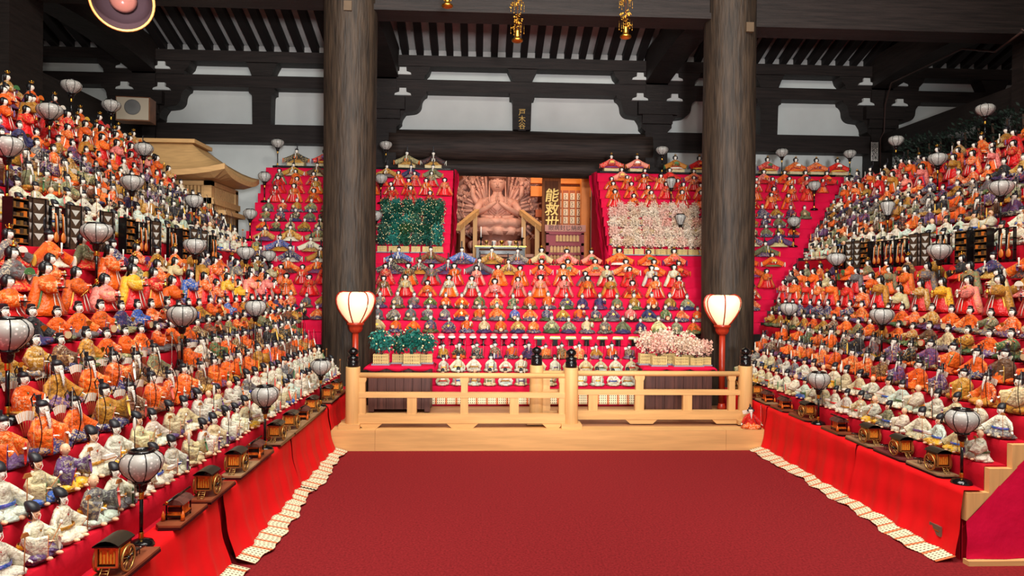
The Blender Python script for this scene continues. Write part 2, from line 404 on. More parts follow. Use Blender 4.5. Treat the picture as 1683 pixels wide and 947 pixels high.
# one board per step so that the outline stays simple
for k in range(NT):
    sl_ = RISE/RUN
    zlow = lambda x: zs(0)-.17+(x-xr(0))*sl_
    b.prism([(xr(k)-.003, max(.02, zlow(xr(k)))), (xr(k+1)-.003, zlow(xr(k+1))), (xr(k+1)-.003, zs(k)-.006), (xr(k)-.003, zs(k)-.006)], YR0-.012, YR0+.03, PINEV)
sub(b, 'stringer_board', TR)
b = MB(); rows = []
for i in range(41):
    x = xr(0)-.01+i/40*3.0
    zt = min(zlow(x)+.01, zs(NT-1))
    rows.append([(x, YR0-.016-.006*sin(x*11+z*2)-.004*sin(x*23+z*9)-.012*(1-z/1.2), max(.03, zt*z)) for z in [j/8 for j in range(9)]])
b.loft(rows, CENTER_CLOTH, closed=False); sub(b, 'end_cloth', TR)
b = MB(); b.box(xr(0)-.02, 6.0, YR0-.06, YR0-.01, 0, .028, PINE); sub(b, 'foot_board', TR)

# long scarlet drapes with a woven fringe band lying on the carpet
FR = bpy.data.materials.new('woven_fringe'); FR.use_nodes = True
nt = FR.node_tree; N = nt.nodes; L = nt.links; p = N['Principled BSDF']; p.inputs['Roughness'].default_value = .9
tc = N.new('ShaderNodeTexCoord'); sep = N.new('ShaderNodeSeparateXYZ'); L.new(tc.outputs['UV'], sep.inputs[0])
def mth(op, a, bb=None, c=None):
    n = N.new('ShaderNodeMath'); n.operation = op
    for i, q in enumerate((a, bb, c)):
        if q is None: continue
        if isinstance(q, (int, float)): n.inputs[i].default_value = q
        else: L.new(q, n.inputs[i])
    return n.outputs[0]
u = mth('MULTIPLY', sep.outputs[0], 42); fu = mth('FRACT', u)
stripe = mth('LESS_THAN', fu, .34)
orange = mth('LESS_THAN', mth('FRACT', mth('MULTIPLY', sep.outputs[0], 8.5)), .2)
vch = mth('FRACT', mth('MULTIPLY', sep.outputs[1], 5)); chk = mth('LESS_THAN', vch, .55)
dark = mth('MULTIPLY', stripe, chk)
m1 = N.new('ShaderNodeMix'); m1.data_type = 'RGBA'; m1.inputs[6].default_value = lin(236, 222, 184); m1.inputs[7].default_value = lin(226, 120, 70); L.new(orange, m1.inputs[0])
m2 = N.new('ShaderNodeMix'); m2.data_type = 'RGBA'; L.new(m1.outputs[2], m2.inputs[6]); m2.inputs[7].default_value = lin(52, 44, 40); L.new(dark, m2.inputs[0])
L.new(m2.outputs[2], p.inputs['Base Color'])
def fringe(name, parent, pts_in, pts_out, off=0):
    """band between two polylines (inner and outer edge), with uv in metres along / 0..1 across"""
    b = MB(); rows = []; nn = len(pts_in)
    for a, c in zip(pts_in, pts_out): rows.append([tuple(Vector(a).lerp(Vector(c), j/6)) for j in range(7)])
    b.loft(rows, FR, closed=False); me = b.mesh(name); uv = me.uv_layers.new(name='uv')
    d = [0]
    for i in range(1, nn): d.append(d[-1]+(Vector(pts_out[i])-Vector(pts_out[i-1])).length)
    for lp in me.loops:
        i, j = divmod(lp.vertex_index, 7); uv.data[lp.index].uv = (d[i]+off, j/6)
    o = link(name, me, parent)
    sm = o.modifiers.new('thickness', 'SOLIDIFY'); sm.thickness = .006; sm.offset = 1
    return o
def drape(y0, y1, side, label, seed, lift=0, flare=.06, fw=.11):
    s = 1 if side == 'L' else -1; x0 = XL if side == 'L' else XR
    t = thing('red_drape', label, 'drape', (x0, (y0+y1)/2, 0), 0, 'scarlet drapes along the aisle')
    b = MB(); n = int((y1-y0)/.03); rows = []; bot = []; out = []
    for i in range(n+1):
        y = y0+(y1-y0)*i/n; e = min(1, min(i, n-i)/4+.2)
        row = []
        for j in range(13):
            q = j/12; z = (Z0+.006)*(1-q)+q*(.035+lift*(.5-.5*cos(pi*i/n)))
            amp = (.25+.75*q)*.011
            fold = amp*(sin(y*21+seed)+.7*sin(y*43+seed*2+q)+.5*sin(y*9.5-seed+q*1.5))
            row.append((x0+s*(.022+.022*q+flare*q**2+fold+.003*sin(z*30+y*3)), y, z))
        row[0] = (x0-s*.10, y, Z0+.0075); row.insert(1, (x0+s*.016, y, Z0+.009))
        rows.append(row); bot.append(row[-1])
        w_ = fw+.16*fw*sin(y*4.1+seed)+.04*fw*sin(y*13+seed)
        out.append((row[-1][0]+s*w_, y, .011+.005*sin(y*17)))
    b.loft(rows, DRAPE, closed=False); o = b.obj('drape_cloth', t); o.location = -t.location
    f = fringe('fringe_band', t, [(p_[0]-s*.004, p_[1], p_[2]+.004) for p_ in bot], out, seed); f.location = -t.location
    return t
drape(1.6, 3.86, 'L', 'scarlet drape hanging below the largest front lantern of the speaker-side stand', 1)
drape(3.95, 5.3, 'L', 'scarlet drape, second from the front along the speaker-side stand', 2.3)
drape(5.33, 6.6, 'L', 'scarlet drape, third from the front along speaker-side stand, near the balustrade', 4.1)
drape(6.63, 7.5, 'L', 'scarlet drape at the far end of speaker-side stand behind the balustrade post', 5.2, 0, .02, .04)
drape(3.885, 5.0, 'R', 'scarlet drape with a small plate, at the open corner of the pine-ended stand', 3.3, 0, .03)
drape(5.03, 6.61, 'R', 'scarlet drape along the middle of the pine-ended stand', .7, 0, .03)
drape(6.64, 7.5, 'R', 'scarlet drape beside the balustrade end post and the small seated doll', 1.9, .1, 0, .03)
tagp = MB(); tagp.box(-.006, .006, -.05, .05, -.03, .03, mat('pewter_plate', lin(120, 112, 96), .4, .5)); tagp.box(-.008, -.005, -.04, .04, -.004, .002, GOLDM)
tag(tagp.obj('name_plate', None, (XR-.055, 4.07, .13)), 'small metal plate pinned low on the scarlet drape near its corner', 'plate')
# crimson apron and fringe of the middle stand, on the deck
b = MB(); rows = []
for i in range(90):
    x = -.62+i/89*2.55
    rows.append([(x, CY-.03-.006*sin(x*30)-.004*sin(x*61), Z0-.005-(Z0-.345)*j/4) for j in range(5)])
b.loft(rows, CENTER_CLOTH, closed=False); sub(b, 'apron_cloth', TC)
f = fringe('fringe_band', TC, [(-.62+i/30*2.55, CY-.034, .345) for i in range(31)], [(-.62+i/30*2.55, CY-.05, .212) for i in range(31)]); f.location = -TC.location

# ------------------------------------------------------------------ balustrade
def balustrade(label, Y, xp0, xp1, both, struts, shorts, feet, blocks, first_post=True):
    t = thing('balustrade', label, 'railing', ((xp0+xp1)/2, Y, ZT), 0, 'balustrade sections on the deck')
    def part(b, n): o = b.obj(n, t); o.location = -t.location; return o
    posts = []
    for x in ([xp0, xp1] if both else [xp1]):
        b = MB(); n = 20
        b.lathe([(.069, ZT+.03), (.0705, ZT+.05), (.0705, .78), (.069, .788)], PINEV, n, (x, Y, 0)); po = part(b, 'post')
        b = MB(); b.lathe([(.055, .786), (.057, .80), (.057, .845), (.05, .85), (.055, .862), (.056, .885), (.03, .892), (.026, .902), (.045, .915), (.052, .932), (.046, .952), (.026, .966), (.008, .974), (.0, .982)], LACQ, 20, (x, Y, 0), True, False)
        o = b.obj('finial', po); 
    a, c = xp0+(.05), xp1-.05
    b = MB(); b.tube([(a, Y, .706), (c, Y, .706)], .027, PINE, 14); part(b, 'top_rail')
    b = MB(); b.box(a, c, Y-.03, Y+.03, .492, .542, PINE); part(b, 'middle_rail')
    b = MB(); b.box(a, c, Y-.036, Y+.036, .243, .333, PINE); part(b, 'bottom_rail')
    for x, w in struts:
        b = MB(); b.box(x-w, x+w, Y-.026, Y+.026, .333, .492, PINEV); b.box(x-w*.85, x+w*.85, Y-.024, Y+.024, .542, .635, PINEV); b.prism([(x-w*.85, .635), (x+w*.85, .635), (x+w*1.1, .66), (x+w*1.1, .685), (x-w*1.1, .685), (x-w*1.1, .66)], Y-.026, Y+.026, PINEV)
        part(b, 'strut')
    for x, w in shorts:
        b = MB(); b.box(x-w, x+w, Y-.026, Y+.026, .333, .492, PINEV); part(b, 'strut')
    for x0, x1 in feet:
        b = MB(); b.prism([(x0, .243), (x1, .243), (x1-.05, ZT+.001), (x0+.05, ZT+.001)], Y-.032, Y+.032, PINE); part(b, 'foot')
    for x in blocks:
        b = MB(); b.box(x-.1, x+.1, Y-.09, Y+.09, ZT+.001, ZT+.045, PINE); part(b, 'foot_block')
balustrade('pale wooden balustrade section with two black-capped posts, nearer the speaker-side stand', 6.75, -1.22, .91, True, [(-1.135, .042), (-.138, .038), (.825, .036)], [(-.647, .046), (.35, .044)], [(-1.17, -.93), (-.31, .0), (.62, .84)], (-1.24, .91))
balustrade('pale wooden balustrade section standing a little behind, ending at the pine-ended stand', 6.945, .585, 2.735, True, [(.685, .04), (1.635, .046), (2.59, .036)], [(1.16, .046), (2.13, .046)], [(.66, .95), (1.49, 1.82), (2.38, 2.68)], (.585, 2.735))

# ------------------------------------------------------------------ the two big lit lanterns
LIT = bpy.data.materials.new('lit_paper'); LIT.use_nodes = True
p = LIT.node_tree.nodes['Principled BSDF']; p.inputs['Base Color'].default_value = lin(250, 236, 196); p.inputs['Emission Color'].default_value = (1, .80, .44, 1); p.inputs['Emission Strength'].default_value = .62
def lit_lantern(x, y, label):
    t = thing('standing_lantern', label, 'lantern', (x, y, ZT), 0, 'lit lanterns on red poles')
    b = MB(); b.lathe([(.05, 0), (.05, .02), (.046, .04), (.04, .05), (.036, .07)], REDL, 24); b.obj('base', t)
    b = MB(); b.lathe([(.034, .06), (.034, .86)], REDL, 16); b.obj('pole', t)
    b = MB(); n = 24; pr = [(.04, .85), (.062, .87), (.075, .90), (.078, .935), (.092, .94), (.095, .962), (.08, .968)]
    rings = [[(r*(1+(.07*cos(8*2*pi*j/n*1.0) if .86 < z < .93 else 0))*cos(2*pi*j/n), r*(1+(.07*cos(8*2*pi*j/n) if .86 < z < .93 else 0))*sin(2*pi*j/n), z) for j in range(n)] for r, z in pr]
    b.loft(rings, REDL); b.obj('cup', t)
    prof = [(.07, .965), (.105, 1.005), (.15, 1.065), (.185, 1.125), (.202, 1.18), (.206, 1.225), (.196, 1.265), (.172, 1.293), (.14, 1.306), (.10, 1.302), (.05, 1.285)]
    b = MB(); b.lathe(prof, LIT, 32); sh = b.obj('lamp_shade', t)
    b = MB()
    for i in range(6):
        a = 2*pi*i/6-.72
        b.tube([((r+.003)*cos(a), (r+.003)*sin(a), z) for r, z in prof], .0075, REDL, 6)
    for a in (0, pi): b.tube([((r+.006)*cos(a), 0, z) for r, z in prof], .013, REDL, 8)
    b.lathe([(.048, 1.27), (.052, 1.285), (.03, 1.292)], REDL, 16)
    b.obj('rib_frame', sh)
lit_lantern(-1.372, 7.72, 'glowing paper lantern on a red pole before the pillar nearer the loudspeaker')
lit_lantern(2.775, 7.74, 'glowing paper lantern on a red pole before the pillar nearer the pine-ended stand')

# ------------------------------------------------------------------ dolls
def ring(cx, cy, z, a, bf, bb, n=16, fold=0, m=7, ph=0):
    out = []
    for j in range(n):
        t = 2*pi*j/n; c, s_ = cos(t), sin(t)
        q = 1+fold*(cos(m*t+ph)+.55*cos((m+4)*t+2.3*ph)+.4*sin(3*t+ph))
        out.append((cx+a*q*math.copysign(abs(c)**.85, c), cy+(bb if s_ > 0 else bf)*q*math.copysign(abs(s_)**.85, s_), z))
    return out
def sleeve(b, pts, hs, ts, m, lm, n=8):
    """wide kimono sleeve: pts = arm line, hs = hanging half-height, ts = half-thickness"""
    pts = [Vector(p) for p in pts]; rings = []
    for i, p in enumerate(pts):
        t = (pts[min(i+1, len(pts)-1)]-pts[max(i-1, 0)]).normalized()
        u = (Vector((0,0,1))-t.z*t); u = u.normalized() if u.length > .1 else Vector((0,-1,0)); w = t.cross(u)
        c = p-u*hs[i]*.55
        rings.append([c+u*hs[i]*cos(2*pi*j/n)*1.0+w*ts[i]*sin(2*pi*j/n) for j in range(n)])
    b.loft(rings, m, True, False)
    # cuff in the lining colour, slightly sunken
    last = rings[-1]; cc = sum(last, Vector())/n; t = (pts[-1]-pts[-2]).normalized()
    inner = [cc+(p-cc)*.72-t*.004 for p in last]
    b.loft([last, [p+t*.002 for p in last], inner], lm, False, True, capm=lm)
def hand(b, p, d, m, s=1):
    """palm, four fingers, thumb; d = pointing direction"""
    p = Vector(p); d = Vector(d).normalized(); side = d.cross(Vector((0,0,1))); side = side.normalized() if side.length > .1 else Vector((1,0,0)); up = side.cross(d)
    b.loft([[p+d*x*s+side*w*cos(2*pi*j/8)*s+up*.0016*s*sin(2*pi*j/8) for j in range(8)] for x, w in ((-.004, .0022), (0, .0034), (.004, .0038), (.0065, .0036))], m)
    for q, ln in ((-.0027, .0045), (-.0009, .0058), (.0009, .006), (.0027, .005)):
        a = p+d*.006*s+side*q*s
        b.tube([a, a+d*ln*.6*s-up*.0005*s, a+d*ln*s-up*.002*s], [.0009*s, .0009*s, .0006*s], m, 5)
    a = p+d*.001*s+side*.0032*s
    b.tube([a, a+side*.0022*s+d*.002*s, a+side*.0024*s+d*.0045*s], [.001*s, .001*s, .0007*s], m, 5)
def face_fn(p, d):
    # chin narrower, cheeks, flatter face
    if d.z < 0: p.x *= 1+.22*d.z
    if d.y < -.2: p.y *= .93
    return p
def head_part(z, y, m, s=1, tilt=0, old=False):
    b = MB(); c = Vector((0, y, z)); rx, ry, rz = .0195*s, .021*s, .0255*s
    b.egg(c, rx, ry, rz, m, 14, 10, face_fn)
    b.tube([(0, y+.002, z-.034*s), (0, y+.001, z-.012*s)], [.010*s, .0095*s], m, 10)
    fy = y-ry*.9
    b.egg((0, fy-.0012*s, z-.003*s), .0024*s, .0034*s, .0042*s, m, 8, 5)          # nose
    b.egg((0, fy+.0016*s, z-.0125*s), .0036*s, .002*s, .0012*s, LIP, 8, 4)        # mouth
    for sx in (-1, 1):
        b.egg((sx*.0078*s, fy+.0024*s, z+.001*s), .0036*s, .0018*s, .00125*s, INK, 8, 4)   # eye
        b.egg((sx*.0082*s, fy+.0044*s, z+.0085*s), .0034*s, .0018*s, .0008*s, INK, 6, 4)   # brow
        b.egg((sx*rx*.97, y+.003*s, z-.001*s), .0022*s, .0042*s, .006*s, m, 6, 5)          # ear
    return b
def hair_part(z, y, s, style):
    b = MB(); rx, ry, rz = .0212*s, .0228*s, .0275*s; c = (0, y+.0015*s, z+.001*s)
    b.egg(c, rx, ry, rz, HAIR, 18, 12, None, lambda d: not (d.y < -.30 and d.z < .52) and d.z > -.62)
    if style == 'lady':        # wide side wings and a long tail
        for sx in (-1, 1):
            b.egg((sx*.0195*s, y+.006*s, z+.004*s), .0125*s, .015*s, .021*s, HAIR, 10, 7)
        b.egg((0, y+.010*s, z+.013*s), .021*s, .015*s, .020*s, HAIR, 10, 7)
        rows = [[(sx*w*s, y+yy*s+t*s, z+zz*s) for sx, t in ((-1, 0), (-.5, .004), (.5, .004), (1, 0), (.5, -.004), (-.5, -.004))] for w, yy, zz in ((.018, .016, .005), (.014, .026, -.025), (.010, .030, -.055), (.008, .034, -.10), (.006, .04, -.135))]
        b.loft(rows, HAIR)
        b.box(-.006*s, .006*s, y+.027*s, y+.037*s, z-.05*s, z-.045*s, CORD)
    elif style == 'bun':
        for sx in (-1, 1): b.egg((sx*.018*s, y+.006*s, z+.001*s), .008*s, .012*s, .016*s, HAIR, 8, 6)
        b.egg((0, y+.009*s, z+.024*s), .010*s, .010*s, .009*s, HAIR, 8, 6)
    elif style == 'knot':
        b.tube([(0, y+.014*s, z+.026*s), (0, y+.002*s, z+.033*s), (0, y-.006*s, z+.030*s)], [.004*s, .005*s, .003*s], HAIR, 6)
    elif style == 'old':
        b = MB()
        b.egg(c, rx, ry, rz, WHITEHAIR, 16, 10, None, lambda d: not (d.y < -.2 and d.z < .7) and d.z > -.7)
    return b
def beard_part(z, y, s):
    b = MB(); rows = []
    for zz, w, yy in ((-.010, .009, -.020), (-.02, .0095, -.023), (-.040, .008, -.029), (-.062, .005, -.032), (-.080, .0015, -.032)):
        rows.append([(w*s*cos(2*pi*j/10), y+yy*s+.0035*s*sin(2*pi*j/10), z+zz*s) for j in range(10)])
    b.loft(rows, WHITEHAIR)
    return b
def hat_part(z, y, s, style):
    b = MB()
    if style == 'cap':         # tall rounded court cap leaning back
        pr = ((.0215, 0, .000), (.0225, .002, .009), (.0215, .007, .020), (.0185, .013, .029), (.012, .018, .035), (.003, .020, .037))
        b.loft([ring(0, y+dy*s+.002*s, z+(.011+dz)*s, r*s, r*s*1.0, r*s*1.05, 14) for r, dy, dz in pr], HATM)
        b.tube([(-.020*s, y-.004*s, z+.012*s), (-.017*s, y-.014*s, z-.012*s), (0, y-.0205*s, z-.023*s), (.017*s, y-.014*s, z-.012*s), (.020*s, y-.004*s, z+.012*s)], .0011*s, CORD, 5)
    elif style == 'small':     # small folded cap with tied white cord
        b.prism([(-.013*s, .016*s), (.013*s, .016*s), (.010*s, .036*s), (-.004*s, .040*s), (-.011*s, .034*s)], y-.008*s, y+.018*s, HATM)
        for v in b.v[-12:]: pass
        b.v = [(vx, vy, vz+z) for vx, vy, vz in b.v]
        b.tube([(-.0225*s, y, z+.006*s), (-.012*s, y-.012*s, z+.023*s), (.012*s, y-.012*s, z+.023*s), (.0225*s, y, z+.006*s)], .0012*s, CORD, 5)
        b.tube([(-.020*s, y-.004*s, z+.006*s), (-.016*s, y-.014*s, z-.014*s), (0, y-.0205*s, z-.0245*s), (.016*s, y-.014*s, z-.014*s), (.020*s, y-.004*s, z+.006*s)], .001*s, CORD, 5)
    elif style == 'fan':       # guard's cap: dome, side fans, looped tail
        b.loft([ring(0, y+.004*s, z+dz*s, r*s, r*s, r*s, 14) for r, dz in ((.0222, .012), (.021, .022), (.015, .030), (.005, .033))], HATM)
        b.box(-.006*s, .006*s, y+.010*s, y+.022*s, z+.02*s, z+.052*s, HATM)
        for sx in (-1, 1):
            b.prism([(sx*(.021+.014*cos(a))*s, z+(.000+.014*sin(a))*s) for a in [pi*(-.5+i/7) for i in range(8)]], y-.006*s, y-.003*s, HATM)
        b.tube([(0, y+.02*s, z+.03*s), (0, y+.036*s, z+.056*s), (0, y+.048*s, z+.036*s), (0, y+.040*s, z+.008*s), (0, y+.028*s, z+.012*s)], .003*s, HATM, 6)
        b.tube([(-.020*s, y-.004*s, z+.010*s), (-.017*s, y-.014*s, z-.012*s), (0, y-.0205*s, z-.023*s), (.017*s, y-.014*s, z-.012*s), (.020*s, y-.004*s, z+.010*s)], .0011*s, CORD, 5)
    elif style == 'court':     # emperor: dome with tall upright tail
        b.loft([ring(0, y+.004*s, z+dz*s, r*s, r*s, r*s, 14) for r, dz in ((.0222, .012), (.021, .024), (.014, .031), (.004, .033))], HATM)
        b.box(-.005*s, .005*s, y+.008*s, y+.022*s, z+.02*s, z+.045*s, HATM)
        b.loft([[(sx*.007*s, y+(.024+dy+t)*s, z+dz*s) for sx, t in ((-1, 0), (1, 0), (1, .002), (-1, .002))] for dy, dz in ((0, .03), (.003, .06), (.004, .085), (-.002, .10))], HATM)
    elif style == 'crown':
        b.lathe([(.010*s, .028*s), (.014*s, .032*s), (.012*s, .036*s)], GOLDM, 10, (0, y, z))
        for i in range(7):
            a = 2*pi*i/7
            b.tube([(.011*s*cos(a), y+.011*s*sin(a), z+.034*s), (.016*s*cos(a), y+.016*s*sin(a), z+.048*s)], [.0016*s, .0006*s], GOLDM, 5)
        b.egg((0, y, z+.046*s), .004*s, .004*s, .009*s, GOLDM, 8, 5)
    return b
def collar(b, z, y, s, m=None):
    m = m or COLLAR
    for sx in (-1, 1):
        for k, (mm, o) in enumerate(((m, 0), (LINING, .0035))):
            pts = [(sx*.011*s, y+.012*s, z-.001*s), (sx*(.0155+o)*s, y+.002*s, z-.003*s-o), (sx*(.011+o)*s, y-.015*s, z-.014*s-o), (sx*-.001*s, y-(.027+o*.5)*s, z-.036*s-o)]
            b.tube(pts, [.0032*s, .0036*s, .0034*s, .0022*s], mm, 5)
def torso(b, m, prof, ph=0, n=18, cap0=True):
    b.loft([ring(0, cy, z, a, bf, bb, n, f, 9, ph+z*20) for z, a, bf, bb, cy, f in prof], m, cap0, True)

PROTO = {}
def proto(kind, var, full):
    """list of (part name, mesh, colour key, parent index) for one sort of doll"""
    key = (kind, var, full)
    if key in PROTO: return PROTO[key]
    parts = []
    def put(b, name, ck=None, par=None): parts.append((name, b.mesh(name), ck, par)); return len(parts)-1
    rr = random.Random(hash(kind) % 97 if False else sum(map(ord, kind))*7+var)
    ph = rr.uniform(0, 6); lean = rr.uniform(-.006, .004)
    SILK = PLAIN if kind == 'footman_doll' else BRO
    hb = (MB(), MB())                                # hands
    if kind in ('footman_doll', 'musician_doll', 'minister_doll'):
        foot, minis = kind == 'footman_doll', kind == 'minister_doll'
        w = 1.0 if minis else .92 if foot else 1.04
        # seat: crossed legs under wide trousers
        b = MB(); torso(b, SILK, [(0, .088*w, .070, .045, 0, .07), (.010, .090*w, .072, .046, 0, .10), (.024, .066*w, .058, .043, 0, .11), (.042, .046*w, .043, .038, .002, .08), (.064, .036, .03, .03, .004, 0)], ph)
        for sx in (-1, 1):
            b.egg((sx*.050*w, -.035, .020), .036, .044, .020, SILK, 12, 8, lambda p, d: p*(1+.05*sin(9*d.x+7*d.z)))
        put(b, 'trousers', 'skirt')
        b = MB(); torso(b, SILK, [(.024, .060*min(w,1.1), .050, .042, .004, .12), (.050, .046*min(w,1.1), .039, .036, .004, .11), (.084, .036, .030, .030, lean+.003, .07), (.112, .036, .027, .027, lean, .03), (.126, .034, .024, .024, lean, 0), (.136, .021, .018, .018, lean, 0), (.140, .012, .012, .012, lean, 0)], ph+1)
        hz, hy = .167, lean-.001
        collar(b, .141, lean, 1)
        bs = b if not full else None
        pose = var % 3
        for sx in (-1, 1):
            if pose == 0: pts = [(sx*.028, lean, .124), (sx*.054, -.010, .096), (sx*.060, -.046, .080), (sx*.034, -.078, .080)]
            elif pose == 1: pts = [(sx*.028, lean, .124), (sx*.056, -.004, .096), (sx*.074, -.022, .072), (sx*.088, -.045, .054)]
            else: pts = [(sx*.028, lean, .124), (sx*.056, -.014, .102), (sx*.064, -.052, .104 if sx > 0 else .092), (sx*.044, -.080, .120 if sx > 0 else .084)]
            hs = (.016, .026, .038, .042) if foot else (.016, .024, .030, .030) if not minis else (.018, .032, .046, .050)
            if pose == 1: hs = (.016, .022, .026, .030)
            ts = (.016, .013, .009, .005)
            bb = bs or MB(); sleeve(bb, pts, hs, ts, SILK, LINING)
            if full: put(bb, 'sleeve', 'robe')
            d = Vector(pts[-1])-Vector(pts[-2]); hand(hb[sx > 0], Vector(pts[-1])+d.normalized()*.004+Vector((0, 0, -.004)), d, SKIN if foot and var % 2 else FACE, 1.5)
        body = put(b, 'robe', 'robe')
        fm = SKIN if foot and var in (1, 2, 3) else FACE
        put(head_part(hz, hy, fm), 'head')
        if full: put(hb[0], 'hand'); put(hb[1], 'hand')
        if foot:
            bald = var == 2
            put(hair_part(hz, hy, 1, 'knot'), 'hair') if not bald else None
            if var in (0, 1, 3, 4): put(hat_part(hz, hy, 1, 'cap'), 'hat')
            b = MB(); b.loft([ring(0, .003, z, a, a*.9, a*.82, 16) for z, a in ((.050, .0515), (.054, .053), (.061, .052), (.064, .049))], SATIN, False, False)
            put(b, 'sash', 'sash')
            for sx in (-1, 1): b = MB(); b.egg((sx*.03, -.080, .011), .009, .016, .008, SKIN, 8, 5); put(b, 'foot')
            b = MB()
            if var == 0: b.tube([(.045, -.078, .0), (.042, -.08, .10), (.038, -.082, .215)], .0022, LACQ); b.egg((.038, -.082, .19), .008, .008, .034, CORD, 8, 6)
            elif var == 1: b.box(-.03, .03, -.10, -.075, .076, .080, WOODP); b.box(-.026, .026, -.097, -.078, .08, .094, CORD)
            elif var == 3: b.tube([(-.05, -.09, .055), (.055, -.07, .115)], .002, WOODP); b.egg((.055, -.07, .117), .007, .007, .010, CORD, 6, 5)
            else: b.tube([(.05, -.075, .0), (.05, -.078, .16)], .002, WOODP); b.prism([(.035, .15), (.066, .15), (.058, .166), (.042, .166)], -.082, -.074, WOODP)
            put(b, {0: 'umbrella_staff', 1: 'tray', 2: 'rake', 3: 'brush', 4: 'broom'}[var], None)
        elif minis:
            old = var in (1, 3)
            put(hair_part(hz, hy, 1, 'old' if old else 'knot'), 'hair')
            put(hat_part(hz, hy, 1, 'fan'), 'hat')
            if old: put(beard_part(hz, hy, 1), 'beard')
            b = MB(); n = 12
            b.tube([(.078+.012*sin(pi*i/n), -.06-.028*sin(pi*i/n), .0+.24*i/n) for i in range(n+1)], .0022, LACQ, 5); b.tube([(.078, -.06, .002), (.078, -.06, .238)], .0005, CORD, 4)
            put(b, 'bow')
            b = MB()
            for i in range(5):
                a = -.35+.17*i
                p0 = Vector((-.03+.003*i, .040, .05)); p1 = p0+Vector((sin(a)*.085, .008, cos(a)*.11))
                b.tube([p0, p1], .0013, WOODP, 4)
                d = (p1-p0).normalized(); s_ = d.cross(Vector((0, 1, 0)))
                q = p1-d*.035
                b.add([q-s_*.006, q+s_*.006, p1+s_*.008, p1-s_*.008, q-s_*.006+Vector((0, .001, 0)), q+s_*.006+Vector((0, .001, 0)), p1+s_*.008+Vector((0, .001, 0)), p1-s_*.008+Vector((0, .001, 0))],
                      [(0,1,2,3),(4,7,6,5),(0,4,5,1),(1,5,6,2),(2,6,7,3),(3,7,4,0)], CORD)
            b.box(-.045, -.01, .038, .052, .03, .065, LACQ)
            put(b, 'arrow_quiver')
        else:
            put(hair_part(hz, hy, 1, 'bun'), 'hair'); put(hat_part(hz, hy, 1, 'small'), 'hat')
            b = MB(); T = lambda a, x: Matrix.Translation(Vector(a)) @ Matrix.Rotation(x, 4, 'Y') @ Matrix.Rotation(pi/2, 4, 'X')
            if var % 5 == 0:      # large drum
                M_ = T((0, -.085, .042), 0); b.lathe([(.022, -.016), (.027, -.010), (.028, 0), (.027, .010), (.022, .016)], REDL, 14, M=M_); b.lathe([(.021, .0155), (.021, .017)], DSKIN, 14, M=M_); b.lathe([(.021, -.017), (.021, -.0155)], DSKIN, 14, M=M_)
                b.tube([(-.03, -.09, .0), (-.028, -.09, .07)], .002, LACQ); b.tube([(.03, -.09, .0), (.028, -.09, .07)], .002, LACQ); nm = 'drum'
            elif var % 5 == 1:    # flute
                b.tube([(-.07, -.062, .105), (.03, -.05, .135)], .0022, LACQ); nm = 'flute'
            elif var % 5 == 2:    # shoulder drum
                M_ = T((.045, -.062, .115), .7); b.lathe([(.016, -.016), (.006, -.004), (.006, .004), (.016, .016)], REDL, 12, M=M_); b.lathe([(.0165, .015), (.0165, .0175)], DSKIN, 12, M=M_); b.lathe([(.0165, -.0175), (.0165, -.015)], DSKIN, 12, M=M_); nm = 'hand_drum'
            elif var % 5 == 3:    # hip drum
                M_ = T((-.03, -.072, .07), .3); b.lathe([(.019, -.014), (.008, -.004), (.008, .004), (.019, .014)], LACQ, 12, M=M_); b.lathe([(.019, .013), (.019, .0155)], DSKIN, 12, M=M_); b.lathe([(.019, -.0155), (.019, -.013)], DSKIN, 12, M=M_); nm = 'hip_drum'
            else:
                b.prism([(0, .07), (-.018, .092), (-.012, .098), (0, .101), (.012, .098), (.018, .092)], -.088, -.084, GOLDM); nm = 'fan'
            put(b, nm)
    elif kind == 'court_lady_doll':
        stand = var in (0, 1, 3)
        H = .105 if stand else .055
        b = MB(); wv = .097 if stand else .100
        torso(b, SATIN, [(0, wv, .060, .05, 0, .08), (H*.3, wv*.78, .052, .045, 0, .09), (H*.65, wv*.56, .04, .036, 0, .06), (H, .040, .030, .03, 0, .02), (H+.02, .034, .026, .026, 0, 0)], ph, 22)
        b.tube([(-.006, -.033, H+.012), (-.014, -.05, H*.5), (-.012, -.062, .01)], .0022, CORD, 5); b.tube([(.006, -.033, H+.012), (.012, -.05, H*.55), (.016, -.06, .015)], .0022, CORD, 5)
        put(b, 'long_skirt', 'skirt')
        b = MB(); z = H
        torso(b, BRO, [(z-.012, .042, .034, .034, 0, .04), (z+.02, .040, .030, .030, 0, .03), (z+.048, .041, .028, .028, 0, .02), (z+.060, .036, .025, .025, 0, 0), (z+.069, .020, .017, .017, 0, 0), (z+.073, .012, .012, .012, 0, 0)], ph+1)
        collar(b, z+.074, 0, 1)
        for sx in (-1, 1):     # outer robe falling open on both sides
            sp = .098 if not stand else .094
            rows = []
            for q, hw in ((0, .012), (.3, .016), (.65, .018), (1, .019)):
                cx = sx*(.034+(sp-.034)*q**1.1); zz = (z+.058)*(1-q)+.006*q; cy = .004-.012*q
                rows.append([(cx+dx*hw*sx, cy+dy, zz+dx*hw*.55) for dx, dy in ((-.6, -.010), (.2, -.008), (1, .012), (.3, .036), (-.9, .034), (-.8, .012))])
            rows = [[(px, py, max(.003, pz)) for px, py, pz in r_] for r_ in rows]
            b.loft(rows, BRO, mats=[BRO]*3)
            b.tube([(p_[0][0], p_[0][1]-.001, p_[0][2]) for p_ in rows], [.003, .0042, .0046, .0046], LINING, 5)
        bs = b if not full else None
